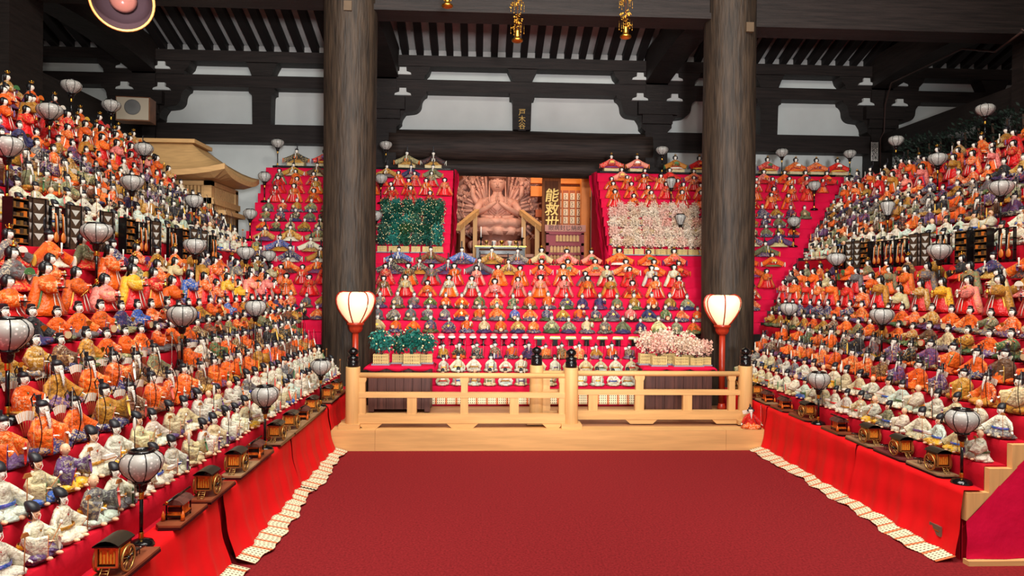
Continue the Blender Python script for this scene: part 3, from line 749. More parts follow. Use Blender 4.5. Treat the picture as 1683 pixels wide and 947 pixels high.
        for sx in (-1, 1):
            hi = .02 if var % 2 and sx > 0 else 0
            pts = [(sx*.030, 0, z+.056), (sx*.047, -.016, z+.036), (sx*.043, -.042, z+.030+hi), (sx*.018, -.058, z+.034+hi)]
            bb = bs or MB(); sleeve(bb, pts, (.016, .021, .026, .028), (.016, .013, .009, .006), BRO, LINING)
            if full: put(bb, 'sleeve', 'robe')
            d = Vector(pts[-1])-Vector(pts[-2]); hand(hb[sx > 0], Vector(pts[-1])+d.normalized()*.004, d, FACE, 1.4)
        put(b, 'robe', 'robe')
        hz = z+.099; put(head_part(hz, -.001, FACE), 'head'); put(hair_part(hz, -.001, 1.08, 'lady'), 'hair')
        if full: put(hb[0], 'hand'); put(hb[1], 'hand')
        b = MB()
        if var == 0: b.tube([(-.07, -.066, z-.02), (.055, -.068, z+.055)], .0016, GOLDM, 5); b.lathe([(.006, 0), (.008, .01)], GOLDM, 8, (.055, -.068, z+.05)); nm = 'ladle'
        elif var == 1: b.lathe([(.004, 0), (.012, .003), (.013, .008), (.006, .010), (.006, .018), (.002, .024)], GOLDM, 10, (0, -.07, z+.022)); b.tube([(.0, -.07, z+.03), (.016, -.074, z+.045)], .0014, GOLDM, 5); nm = 'kettle'
        else: b.box(-.022, .022, -.082, -.05, z+.014, z+.018, LACQ); b.lathe([(.006, 0), (.009, .006)], CORD, 8, (.008, -.066, z+.018)); b.lathe([(.006, 0), (.009, .006)], LIPM, 8, (-.008, -.066, z+.018)); nm = 'tray'
        put(b, nm)
    else:                      # emperor / empress: wide spreading robes
        emp = kind == 'emperor_doll'
        wide = 1.0 if var % 2 == 0 else .84
        b = MB(); torso(b, BRO, [(0, .118*wide, .085, .05, 0, .06), (.012, .112*wide, .082, .05, 0, .07), (.030, .074*wide, .060, .046, 0, .06), (.058, .050, .040, .038, 0, .03)], ph, 22)
        if not emp:
            for i, dz in enumerate((.010, .022)):
                b.loft([ring(0, 0, z, a, a*.82, a*.5, 22, .05, 9, ph) for z, a in ((dz-.004, (.112-.018*i)*wide), (dz, (.110-.018*i)*wide), (dz+.006, (.104-.018*i)*wide))], LINING, False, False)
        put(b, 'trousers' if emp else 'layered_hem', 'skirt')
        b = MB(); torso(b, BRO, [(.045, .054, .044, .040, 0, .07), (.080, .042, .036, .034, 0, .05), (.112, .038, .030, .030, 0, .02), (.127, .034, .026, .026, 0, 0), (.136, .022, .019, .019, 0, 0), (.141, .013, .013, .013, 0, 0)], ph+1)
        collar(b, .142, 0, 1.12)
        bs = b if not full else None
        for sx in (-1, 1):     # big sleeves stretched out and down
            sp = (.165 if emp else .155)*wide
            pts = [(sx*.026, 0, .130), (sx*sp*.42, -.006, .098), (sx*sp*.74, -.016, .070), (sx*sp, -.028, .051)]
            bb = bs or MB(); sleeve(bb, pts, (.018, .030, .034, .030), (.020, .022, .018, .010), BRO, LINING, 10)
            for o in (.004, .009):
                bb.loft([[Vector(pts[-1])+Vector((sx*o, -.004, -.0165))+Vector((0, c_*.012, s_*(.031+o*.3))) for c_, s_ in [(cos(2*pi*j/10), sin(2*pi*j/10)) for j in range(10)]] for o in (o, o+.003)], LINING)
            if full: put(bb, 'sleeve', 'robe')
            arm = [(sx*.030, -.02, .105), (sx*.040, -.045, .085), (sx*.016, -.066, .082)]
            sleeve(b, arm, (.018, .022, .024), (.016, .012, .008), BRO, LINING)
            hand(hb[sx > 0], (sx*.012, -.070, .080), (-sx, -.5, 0), FACE, 1.4)
        put(b, 'robe', 'robe')
        hz = .167; put(head_part(hz, -.001, FACE, 1.04), 'head')
        put(hair_part(hz, -.001, 1.06 if emp else 1.14, 'knot' if emp else 'lady'), 'hair')
        put(hat_part(hz, -.001, 1.06 if emp else 1.12, 'court' if emp else 'crown'), 'hat' if emp else 'crown')
        if full: put(hb[0], 'hand'); put(hb[1], 'hand')
        b = MB()
        if emp: b.loft([[(sx*wv, -.074+t, z_) for sx, t in ((-1, 0), (1, 0), (1, .003), (-1, .003))] for wv, z_ in ((.004, .07), (.005, .10), (.006, .135))], CORD); nm = 'sceptre'
        else: b.prism([(-.005, .072)]+[(.034*cos(a), .076+.030*sin(a)) for a in [pi*(1-i/8) for i in range(9)]]+[(.005, .072)], -.080, -.076, LINING); b.tube([(-.033, -.078, .078), (-.04, -.07, .05)], .0012, CORD, 4); nm = 'fan'
        put(b, nm)
    PROTO[key] = parts
    return parts
LIPM = LIP
CATD = {'footman_doll': 'footman', 'minister_doll': 'minister', 'musician_doll': 'musician', 'court_lady_doll': 'court lady', 'emperor_doll': 'emperor', 'empress_doll': 'empress'}
HOLD = {('footman_doll', 0): 'with umbrella staff', ('footman_doll', 1): 'with tray', ('footman_doll', 2): 'without cap', ('footman_doll', 3): 'with brush', ('footman_doll', 4): 'with broom',
        ('minister_doll', 0): 'with bow', ('minister_doll', 1): 'with white beard', ('minister_doll', 2): 'with bow', ('minister_doll', 3): 'with white beard',
        ('musician_doll', 0): 'with big drum', ('musician_doll', 1): 'with flute', ('musician_doll', 2): 'with shoulder drum', ('musician_doll', 3): 'with hip drum', ('musician_doll', 4): 'with fan',
        ('court_lady_doll', 0): 'with ladle', ('court_lady_doll', 1): 'with kettle', ('court_lady_doll', 2): 'with tray', ('court_lady_doll', 3): 'with tray'}
NV = {'footman_doll': 5, 'minister_doll': 4, 'musician_doll': 5, 'court_lady_doll': 4, 'emperor_doll': 2, 'empress_doll': 2}
def jig(c, rr, a=.14):
    q = rr.uniform(1-a, 1+a); return tuple(min(1, max(0, x*q*rr.uniform(.95, 1.05))) for x in c[:3])+(1,)
NDOLL = {}; HW = {'f': .089, 'm': .104, 'u': .097, 'l': .116, 'e': .182, 'p': .176}; LSKIP = {}
def place(kind, var, loc, rz, s, robe, skirt, sash, full, label, group, rr):
    t = thing(kind, label, 'doll', loc, rz, group, s)
    cols = {'robe': jig(P[robe], rr), 'skirt': jig(P[skirt], rr), 'sash': P[sash]}
    for name, me, ck, par in proto(kind, var, full):
        link(name, me, t, color=cols.get(ck))
    NDOLL[kind] = NDOLL.get(kind, 0)+1
    return t
FULLN = {'f': 'footman_doll', 'm': 'minister_doll', 'u': 'musician_doll', 'l': 'court_lady_doll', 'e': 'emperor_doll', 'p': 'empress_doll'}
COLC = dict(o='orange', r='red', g='gold', b='brown', n='navy', v='purple', G='green', s='sage', k='black', w='white', c='cream', p='pink', B='blue', y='yellow', x='grey', M='mint', L='lemon', T='teal')
SKIRT = {'f': 'wwwcMByxv', 'm': 'okbngv', 'u': 'nnvxkGs', 'l': 'rrrrro', 'e': 'cvgwk', 'p': 'rropr'}
SIZE = {'f': .97, 'm': 1.04, 'u': .98, 'l': 1.12, 'e': 1.08, 'p': 1.08}
def row(stand, k, kinds, cols, a0, a1, step, seed, known=(), size=1.0, near=5.4, skirts=None, order0=0, where=None, skip=()):
    """fill one tread with dolls from the front end onwards; known = colours read off for the first ones"""
    rr = random.Random(seed*101+k*13); a = a0; i = order0; last = None
    while a < a1:
        kd = rr.choice(kinds); cen = stand == 'C'
        c = known[i-order0] if i-order0 < len(known) else rr.choice(cols)
        kind = FULLN[kd]; var = rr.randrange(NV[kind])
        if var == last and NV[kind] > 2: var = (var+1) % NV[kind]
        last = var
        if kd in 'ep' and not cen: var = 1
        s = SIZE[kd]*size*rr.uniform(.92, 1.08); hw = HW[kd]*s*(.85 if var == 1 and kd in 'ep' else 1)
        a += hw
        for q in LSKIP.get((stand, k), ()):
            if abs(a-q) < hw*.8+.05: a = q+hw*.8+.055
        if a > a1: break
        if stand == 'L': X = xl(k)-RUN*((.36 if kd in 'epl' else .43 if k > 1 else .5)+rr.uniform(-.05, .05)); Y = a; Z = zs(k); rz = pi/2-(.08 if kd in 'epl' else .22)+rr.uniform(-.22, .22)*(.4 if kd in 'epl' else 1)
        elif stand == 'R': X = xr(k)+RUN*((.36 if kd in 'epl' else .43 if k > 1 else .5)+rr.uniform(-.05, .05)); Y = a; Z = zs(k); rz = -pi/2+(.08 if kd in 'epl' else .22)+rr.uniform(-.22, .22)*(.4 if kd in 'epl' else 1)
        else: X = a; Y = yc(k)+CRUN*((.30 if kd in 'epl' else .40)+rr.uniform(-.05, .05)); Z = zc(k); rz = rr.uniform(-.12, .12)
        if not any(lo < a < hi for lo, hi in skip):
            full = stand != 'C' and Y < near
            sk = rr.choice(skirts or SKIRT[kd])
            cn = COLC[c]; hold = HOLD.get((kind, var), '')
            st = {'L': 'of '+SPK, 'R': 'of '+PNE, 'C': 'behind balustrade'}[stand]
            frm = where or {'L': 'from front', 'R': 'from open end'}[stand]
            lab = f"{cn}-robed {CATD[kind]} doll {hold}, {ordw(i)} {frm} on {ordw(k)} step {st}".replace(' ,', ',')
            place(kind, var, (X, Y, Z+.007), rz, s, cn, COLC[sk], rr.choice(['gold', 'blue', 'yellow', 'purple', 'green', 'red']), full, lab,
                  CATD[kind]+' dolls '+{'L': 'on the '+SPK, 'R': 'on the '+PNE, 'C': 'behind the balustrade'}[stand], rr)
            i += 1
        a += hw+rr.uniform(.0, .03)*(1 if not cen else .8)
    return i

for k_, l_ in {4: (3.08, 4.83, 6.38), 8: (4.78, 6.385, 7.75), 12: (4.72, 6.36, 7.71), 16: (6.07, 7.72), 20: (7.33, 8.1)}.items(): LSKIP['L', k_] = l_
for k_, l_ in {4: (5.73, 7.5), 8: (5.8, 7.53), 12: (5.8, 7.47), 16: (7.44,)}.items(): LSKIP['R', k_] = l_
for k_, l_ in {8: (-2.72,), 12: (-3.12, -1.43, 2.8, 4.42), 16: (-3.08, -1.43, 2.8, 4.95)}.items(): LSKIP['C', k_] = l_
# which sort of doll stands on which step, with the colours of the row
SIDE = [None,
    ('f', 'wwwwccM', .185), ('f', 'wwwwwcx', .185), ('m', 'oooogbo', .195), ('m', 'ooogobkG', .195), ('u', 'gbogocs', .18), ('u', 'ooonnBogk', .18),
    ('l', 'ooogyyprso', .165), ('lllp', 'oogcsopox', .19), ('eepp', 'onsgvoxbn', .24), ('lep', 'oogsxk', .24), ('f', 'wwwcM', .175), ('f', 'wwwwcMs', .175),
    ('m', 'vosknbogk', .185), ('m', 'oogbkvsx', .19), ('u', 'bognoxv', .175), ('u', 'oovkngw', .175), ('l', 'oorogpr', .165), ('l', 'oogror', .165), ('pe', 'oorgnr', .23), ('pp', 'oorgo', .26)]
XLc = lambda k: XL-RUN*(k+.5)
XRc = lambda k: XR+RUN*(k+.5)
KL = {1: 'wwwxwwcw', 2: 'wcvwwcwc', 3: 'ooogbooob', 4: 'ogoobsow', 5: 'ggbgoooo', 6: 'kkooonBo', 7: 'ooopyroBo', 8: 'xoosocgo', 9: 'xosnogo'}
KR = {1: 'wcMwwsw', 2: 'wwcwwMw', 3: 'cogvovbo', 4: 'oboovkvx', 5: 'pGogcbgo', 6: 'oosoogo', 7: 'pgpygcgo', 8: 'gcsxoso', 9: 'onkgbos'}
for k in range(1, NT):
    kd, cols, st = SIDE[k]
    # front end: where the frame cuts the stand (speaker side) or the open end (pine side)
    yl0 = max(2.1, -XLc(k)*1.475-.08); yl1 = YLE(k)-.06
    if k == 10: continue
    row('L', k, kd, cols, yl0, yl1, st, 1, KL.get(k, ''), {7: 1.16, 8: 1.1, 9: 1.08}.get(k, 1.05))
    if k < 20:
        yr0 = max(YR0+.07, XRc(k)*1.19-.12); yr1 = YRE(k)-.08
        row('R', k, kd, cols, yr0, yr1, st, 2, KR.get(k, ''), {7: 1.12, 8: 1.07}.get(k, 1.03))

# middle stand, from the speaker side
def crow(k, x0, x1, kd, known, cols, st, seed, size=1.0, skirts=None, o=0, skip=()):
    return row('C', k, kd, cols, x0, x1, st, seed, known, size, 0, skirts, o, 'from speaker side', skip)
crow(0, -.50, 1.86, 'f', '', 'wwwc', .20, 31, 1, 'wwcM'); crow(1, -.50, 1.86, 'f', 'wwwwww', 'wwcw', .205, 32, 1, 'wwcM')
crow(2, -.52, 1.88, 'm', 'gkkbonobogob', 'okgb', .19, 33, .88)
def bay(k): return -3.12, xr(k)-.10
CE = {4: ('u', 'coonnocogosscxsnLso'), 5: ('u', 'xxxxxoooBongonnpnGo'), 6: ('u', 'xxxGooGoGoonnnsgogs'), 7: ('l', 'bcowwppppogrorcog'), 8: ('l', 'rbxopooroxcrwwogc'), 9: ('ee', 'kknxgn'), 10: ('ee', 'BbBgxs')}
PIL = (-1.93, -1.18), (2.66, 3.42)
for k in range(3, 21):
    if k <= 10:
        if k >= 5:
            n = crow(k, -3.1+max(0, (4-k)*.1), -1.9, {5: 'u', 6: 'u', 7: 'l', 8: 'l', 9: 'pe', 10: 'e'}[k], '', {5: 'okgn', 6: 'oxkg', 7: 'oor', 8: 'or', 9: 'sgno', 10: 'gsnc'}[k], .22 if k < 9 else .3, 40+k)
        else: n = 0
        if k in CE:
            kd, kn = CE[k]; st = {4: .215, 5: .215, 6: .215, 7: .235, 8: .24, 9: .33, 10: .33}[k]
            if k < 9: n = crow(k, -1.36, 2.86, kd, kn, 'oogs', st, 50+k, 1.08, 'nxkB' if k in (4, 5, 6) and False else None, n)
            else:
                n = crow(k, -1.38+(.10 if k == 10 else 0), .66, 'e', kn, 'kng', .3, 50+k, 1.05, 'kvgn', n); n = crow(k, .66, 2.88, 'p', 'ooooo' if k == 9 else 'cppoooo', 'or', .31, 60+k, 1.05, 'rro', n)
            crow(k, 3.45, bay(k)[1], kd[0] if k < 9 else 'p', '', 'oogs', st, 70+k, 1, None, n)
    elif k <= 15:
        kd, cols = {11: ('fe', 'wcBs'), 12: ('e', 'sgnv'), 13: ('u', 'gsoc'), 14: ('u', 'gkson'), 15: ('u', 'ogsn')}[k]
        n = crow(k, -3.08, -1.75, kd, '', cols, .23, 40+k); crow(k, 3.0, bay(k)[1], kd, '', cols, .23, 70+k, 1, None, n)
    elif k <= 18:
        kd, cols, st = {16: ('l', 'oor', .19), 17: ('l', 'oorg', .2), 18: ('l', 'ogs', .24)}[k]
        n = crow(k, -3.06, -.47, kd, '', cols, st, 40+k, 1.0 if k < 18 else .9); crow(k, 1.84, bay(k)[1], kd, '', 'oor', st, 70+k, 1.0 if k < 18 else .9, None, n)
    elif k == 19:
        n = crow(k, -2.95, -.62, 'e', 'gbnkgn', 'kgs', .33, 59, .98, 'kcx'); crow(k, 1.98, bay(k)[1], 'p', '', 'orgp', .31, 79, .98, None, n)
# top row: each on a mat-edged pedestal
MATEDGE = mat('pedestal_tatami', lin(206, 186, 130), .8, var=.2, vscale=30)
pb = MB(); pb.box(-.125, .125, -.075, .075, 0, .05, MATEDGE)
for i in range(26): pb.box(-.122+i*.0098, -.1195+i*.0098, -.0775, -.074, .002, .046, CORD if i % 2 else BROWNW)
pb.box(-.127, .127, -.077, .077, .046, .052, MATEDGE); pb.box(-.128, .128, -.078, -.07, .0, .006, LACQ)
pbm = pb.mesh('tatami_pedestal'); rr = random.Random(5)
TOP = [(-2.78, 'e', 'k', 'first'), (-2.36, 'p', 'r', 'second'), (-1.12, 'e', 's', 'third'), (-.72, 'e', 'k', 'fourth'), (2.02, 'p', 'r', 'fifth'), (2.42, 'p', 'p', 'sixth'), (3.02, 'p', 'g', 'seventh'), (3.4, 'p', 'r', 'eighth'), (4.48, 'p', 'r', 'ninth'), (4.93, 'p', 'o', 'tenth'), (5.26, 'p', 'o', 'eleventh'), (5.60, 'p', 'r', 'twelfth')]
for x, kd, c, o in TOP:
    y = yc(20)+.12; z = zc(20)+.031
    t = tag(link('tatami_pedestal', pbm, None, (x, y, z)), f'straw mat pedestal under {o} doll from speaker side on the topmost lacquered shelf', 'pedestal', 'straw mat pedestals')
    place(FULLN[kd], 0 if kd == 'p' else 0, (x, y, z+.053), rr.uniform(-.1, .1), 1.12, COLC[c], 'gold' if kd == 'e' else 'red', 'gold', False,
          f'{COLC[c]}-robed {CATD[FULLN[kd]]} doll on a mat pedestal, {o} from speaker side on topmost shelf', CATD[FULLN[kd]]+' dolls on pedestals', rr)
# small seated old doll on the deck edge beside the balustrade
place('minister_doll', 1, (2.70, 6.71, ZT+.002), -.15, 1.05, 'red', 'orange', 'gold', True, 'red-robed white-bearded doll seated on the deck edge beside the balustrade end post', 'dolls on the deck', rr)

# ------------------------------------------------------------------ small pole lanterns on the steps
SHADE = bpy.data.materials.new('painted_lantern_paper'); SHADE.use_nodes = True
nt = SHADE.node_tree; N = nt.nodes; L = nt.links; p = N['Principled BSDF']; p.inputs['Roughness'].default_value = .35
tc = N.new('ShaderNodeTexCoord'); v = N.new('ShaderNodeTexVoronoi'); v.inputs['Scale'].default_value = 55; L.new(tc.outputs['Object'], v.inputs['Vector'])
v2 = N.new('ShaderNodeTexNoise'); v2.inputs['Scale'].default_value = 14; L.new(tc.outputs['Object'], v2.inputs['Vector'])
r1 = N.new('ShaderNodeValToRGB'); r1.color_ramp.elements[0].position = .22; r1.color_ramp.elements[0].color = lin(226, 222, 216); r1.color_ramp.elements[1].position = .34; r1.color_ramp.elements[1].color = lin(166, 164, 158)
L.new(v.outputs['Distance'], r1.inputs['Fac'])
r2 = N.new('ShaderNodeValToRGB'); r2.color_ramp.elements[0].position = .5; r2.color_ramp.elements[1].position = .62; r2.color_ramp.elements[0].color = lin(206, 200, 196); r2.color_ramp.elements[1].color = (1, 1, 1, 1); L.new(v2.outputs['Fac'], r2.inputs['Fac'])
mx = N.new('ShaderNodeMix'); mx.data_type = 'RGBA'; L.new(r2.outputs['Color'], mx.inputs[0]); mx.inputs[6].default_value = lin(176, 174, 166); L.new(r1.outputs['Color'], mx.inputs[7])
L.new(mx.outputs[2], p.inputs['Base Color']); p.inputs['Transmission Weight'].default_value = 0
def bonbori_meshes(style):
    ms = []
    b = MB(); b.lathe([(.058, 0), (.060, .006), (.057, .012), (.050, .024), (.030, .032), (.014, .036)], LACQ, 20); ms.append(('base', b.mesh('base')))
    b = MB(); b.lathe([(.0085, .03), (.0085, .262)], LACQ, 10)
    for z in (.036, .224): b.lathe([(.0105, z), (.0125, z+.008), (.0105, z+.016), (.0125, z+.024), (.010, z+.032)], GOLDM, 10, cap0=False, cap1=False)
    ms.append(('pole', b.mesh('pole')))
    b = MB(); b.lathe([(.012, .255), (.020, .262), (.026, .285), (.026, .298), (.040, .302), (.042, .310), (.036, .313)], LACQ, 18); ms.append(('cup', b.mesh('cup')))
    if style == 'wide': pr = [(.034, .312), (.058, .330), (.083, .354), (.096, .378), (.098, .400), (.090, .420), (.072, .434), (.052, .440)]
    elif style == 'tall': pr = [(.030, .312), (.042, .340), (.058, .375), (.070, .408), (.074, .432), (.068, .450), (.052, .460), (.040, .463)]
    else: pr = [(.036, .312), (.056, .328), (.078, .350), (.092, .376), (.095, .402), (.087, .424), (.068, .440), (.054, .446)]
    b = MB(); b.lathe(pr, SHADE, 28, cap0=False, cap1=False); ms.append(('lamp_shade', b.mesh('lamp_shade')))
    b = MB(); zt = pr[-1][1]
    for i in range(8): b.tube([((r+.0016)*cos(2*pi*(i+.5)/8), (r+.0016)*sin(2*pi*(i+.5)/8), z) for r, z in pr], .0026, LACQ, 5)
    ms.append(('rib_frame', b.mesh('rib_frame')))
    b = MB(); b.lathe([(.044, zt-.004), (.058, zt-.004), (.060, zt+.004), (.056, zt+.010), (.046, zt+.010), (.044, zt-.004)], LACQ, 24, cap0=False, cap1=False); ms.append(('top_rim', b.mesh('top_rim')))
    return ms
BON = {s: bonbori_meshes(s) for s in ('wide', 'tall', 'round')}
def bonbori(stand, k, a, style, where, s=1.0):
    if stand == 'L': loc = (xl(k)-RUN*(.30 if k else .28), a, zs(k)+.010)
    elif stand == 'R': loc = (xr(k)+RUN*(.30 if k else .5), a, zs(k)+.006)
    else: loc = (a, yc(k)+CRUN*.3, zc(k)+.006)
    st = {'L': 'of '+SPK, 'R': 'of '+PNE, 'C': 'behind balustrade'}[stand]
    t = thing('pole_lantern', f'white lantern on a black pole, {where} on {ordw(k) if k else "lowest"} step {st}', 'lantern', loc, R.uniform(0, .8), 'unlit pole lanterns on the steps', s)
    par = None
    for n, me in BON[style]:
        o = link(n, me, par if n == 'rib_frame' else t)
        if n == 'lamp_shade': par = o
for k in (0, 4, 8, 12, 16, 20):
    ys = {0: (3.12, 4.88, 6.57), 4: (3.08, 4.83, 6.38), 8: (4.78, 6.385, 7.75), 12: (4.72, 6.36, 7.71), 16: (6.07, 7.72), 20: (6.35, 7.33, 8.1)}[k]
    if k == 20: ys = ys[1:]
    for i, y in enumerate(ys): bonbori('L', k, y, 'round' if k < 8 else 'wide', ORD[i]+' from front', .94 if (k, i) == (0, 0) else 1.0)
    ys = {0: (4.02, 5.78), 4: (5.73, 7.50), 8: (5.80, 7.53), 12: (5.80, 7.47), 16: (7.44,), 20: (7.45, 9.1)}[k]
    for i, y in enumerate(ys): bonbori('R', k, y, 'tall' if (k, i) == (12, 1) else 'wide' if k else 'round', ORD[i]+' from open end')
    xs = {8: (-2.72,), 12: (-3.12, -1.43, 2.80, 4.42), 16: (-3.08, -1.43, 2.80, 4.95), 20: (-3.04, -1.43, 2.79, 4.67, 5.75)}.get(k, ())
    for i, x in enumerate(xs): bonbori('C', k, x, 'wide' if k == 20 else 'tall' if x in (2.80,) else 'round', ORD[i]+' from speaker side', .95)

# ------------------------------------------------------------------ ox carriages and other trousseau pieces along the lowest steps
CURT = mat('orange_blind', lin(214, 98, 18), .5, var=.3, vscale=60)
def wheel(b, x, y, z, r):
    M_ = Matrix.Translation((x, y, z)) @ Matrix.Rotation(pi/2, 4, 'Y')
    for rr_, w in ((r, .004),):
        rings = []
        for i in range(20):
            a = 2*pi*i/20
            rings.append([M_ @ Vector(((rr_+dr)*cos(a), (rr_+dr)*sin(a), dz)) for dr, dz in ((-.004, -w), (.003, -w), (.003, w), (-.004, w))])
        rings.append(rings[0]); b.loft(rings, BRASS, False, False)
    b.lathe([(.006, -.008), (.009, -.004), (.009, .004), (.006, .008)], LACQ, 10, M=M_)
    for i in range(10):
        a = 2*pi*i/10; b.tube([M_ @ Vector((.006*cos(a), .006*sin(a), 0)), M_ @ Vector((r*cos(a), r*sin(a), 0))], .0022, BRASS, 4)
def base_board(b, h, l0, l1, m):
    b.prism([(-.064, l0+.03), (-.04, l0), (.064, l0), (.064, l1-.0), (-.04, l1), (-.064, l1-.03)], 0, .012, LACQ, 'z')
    b.prism([(-.062, l0+.03), (-.039, l0+.002), (.062, l0+.002), (.062, l1-.002), (-.039, l1-.002), (-.062, l1-.03)], .012, h, m, 'z')
def ox_parts(m):
    ps = []
    b = MB(); base_board(b, .022, -.13, .24, m); ps.append(('base_board', b))
    b = MB(); z = .058                     # carriage box: floor, side walls, posts
    b.box(-.040, .040, -.075, .03, z, z+.008, LACQ)
    for sx in (-1, 1):
        b.box(sx*.040-.003, sx*.040+.003, -.075, .03, z, z+.082, LACQ)
        b.box(sx*.0435-.001, sx*.0435+.001, -.06, .015, z+.028, z+.07, CURT)
        b.box(sx*.040-.005, sx*.040+.005, -.079, -.071, z, z+.084, BRASS)
    b.box(-.04, .04, .024, .03, z, z+.08, LACQ); b.box(-.045, .045, -.079, -.071, z+.076, z+.084, BRASS); b.box(-.045, .045, -.079, -.071, z, z+.006, BRASS)
    ps.append(('carriage_body', b))
    b = MB(); rows = [[(x, y, z+.084+.020*(1-(x/.05)**2)+e) for x in (-.05, -.036, -.018, 0, .018, .036, .05)] for y in (-.088, .04) for e in (0,)]
    b.loft(rows, LACQ, closed=False); b.loft([[(x, y, zz+.004) for x, y, zz in r] for r in rows], ROOFL, closed=False)
    b.box(-.05, .05, -.088, .04, z+.082, z+.087, LACQ); ps.append(('roof', b))
    b = MB(); b.box(-.034, .034, -.066, -.062, z+.01, z+.076, CURT)
    for i in range(5): b.box(-.028+i*.0128, -.024+i*.0128, -.070, -.066, z+.014, z+.06-.01*(i % 2), mat_curt2)
    ps.append(('blind', b))
    for sx in (-1, 1):
        b = MB(); wheel(b, sx*.054, -.02, .022+.054, .050); ps.append(('wheel', b))
        b = MB(); b.tube([(sx*.03, .03, z+.002), (sx*.03, .12, z), (sx*.024, .19, z-.012)], .004, LACQ, 6); ps.append(('shaft', b))
    b = MB(); b.tube([(-.028, .185, z-.010), (.028, .185, z-.010)], .005, LACQ, 6); ps.append(('yoke', b))
    b = MB()                               # little boarding ladder
    for sx in (-1, 1): b.tube([(sx*.014, -.082, z), (sx*.016, -.112, .024)], .002, BRASS, 4)
    for q in (.2, .45, .7, .92): b.tube([(-.015, -.082-.03*q, z-(z-.024)*q), (.015, -.082-.03*q, z-(z-.024)*q)], .0016, BRASS, 4)
    ps.append(('ladder', b))
    b = MB(); b.box(-.016, .016, .13, .16, .046, .05, LACQ)
    for sx in (-1, 1):
        for y in (.133, .157): b.box(sx*.013-.0015, sx*.013+.0015, y-.0015, y+.0015, .022, .046, LACQ)
    ps.append(('shaft_rest', b))
    return [(n, b.mesh(n)) for n, b in ps]
ROOFL = mat('carriage_roof_lacquer', lin(44, 36, 26), .35); mat_curt2 = mat('blind_cord', lin(240, 180, 60), .6)
def pal_parts(m):
    ps = []
    b = MB(); base_board(b, .022, -.13, .20, m); ps.append(('base_board', b))
    b = MB()
    for sx in (-1, 1):
        for sy in (-1, 1): b.box(sx*.036-.003, sx*.036+.003, sy*.05-.003, sy*.05+.003, .022, .10, LACQ)
    b.box(-.04, .04, -.055, .055, .036, .044, LACQ); b.box(-.038, .038, -.05, .05, .044, .052, CURT); ps.append(('stand_frame', b))
    b = MB(); b.box(-.03, .03, -.042, .042, .05, .092, CURT); b.box(-.032, .032, -.0445, -.042, .06, .082, LACQ); ps.append(('litter_box', b))
    b = MB(); b.prism([(-.05, .098), (.05, .098), (.03, .118), (0, .126), (-.03, .118)], -.065, .065, BROWNW); ps.append(('roof', b))
    b = MB(); b.tube([(0, -.13, .13), (0, .13, .13)], .0055, LACQ, 8); b.lathe([(.007, -.006), (.007, .006)], GOLDM, 8, M=Matrix.Translation((0, -.13, .13)) @ Matrix.Rotation(pi/2, 4, 'X')); ps.append(('carrying_pole', b))
    for sx in (-1, 1):
        b = MB(); b.tube([(sx*.042, -.06, .105), (sx*.046, -.062, .07)], .0016, CURT, 4); b.lathe([(.002, .07), (.009, .05), (.011, .026)], CURT, 8, (sx*.046, -.062, 0)); ps.append(('tassel', b))
    return [(n, b.mesh(n)) for n, b in ps]
M2 = mat('pale_base_board', lin(150, 118, 84), .45, var=.2, vscale=8); M3 = mat('plum_base_board', lin(110, 52, 50), .4, var=.2, vscale=8)
OX = [ox_parts(m) for m in (BOARD, M2, M3)]; PAL = [pal_parts(m) for m in (BOARD, M2, M3)]
def cart(kind, v, side, y, label):
    x = (-1.46-.006*(y-3) if y > 3.2 else -1.437) if side == 'L' else XR+.058
    t = thing('ox_carriage' if kind == 'o' else 'palanquin', label, 'carriage' if kind == 'o' else 'palanquin', (x, y, Z0+.011), 0, 'trousseau pieces on the lowest steps')
    for n, me in (OX if kind == 'o' else PAL)[v]: link(n, me, t)
for i, (kd, v, y) in enumerate((('o', 0, 2.815), ('p', 0, 3.44), ('o', 0, 3.82), ('o', 1, 4.28), ('p', 0, 4.62), ('o', 1, 5.12), ('o', 1, 5.52), ('p', 1, 5.90), ('o', 1, 6.24), ('o', 1, 6.88), ('o', 0, 7.3))):
    cart(kd, v, 'L', y, f'black ox carriage with orange blinds, {ORD[i]} piece from front, lowest step of {SPK}' if kd == 'o' else f'black palanquin with orange box, {ORD[i]} piece from front, lowest step of {SPK}')
for i, (kd, v, y) in enumerate((('o', 1, 4.24), ('o', 2, 4.62), ('o', 1, 5.00), ('p', 0, 5.42), ('o', 0, 5.98), ('p', 0, 6.42), ('p', 1, 6.80), ('o', 0, 7.14), ('o', 0, 7.53))):
    cart(kd, v, 'R', y, f'black ox carriage with orange blinds, {ORD[i]} piece from open end, lowest step of {PNE}' if kd == 'o' else f'black palanquin with orange box, {ORD[i]} piece from open end, lowest step of {PNE}')

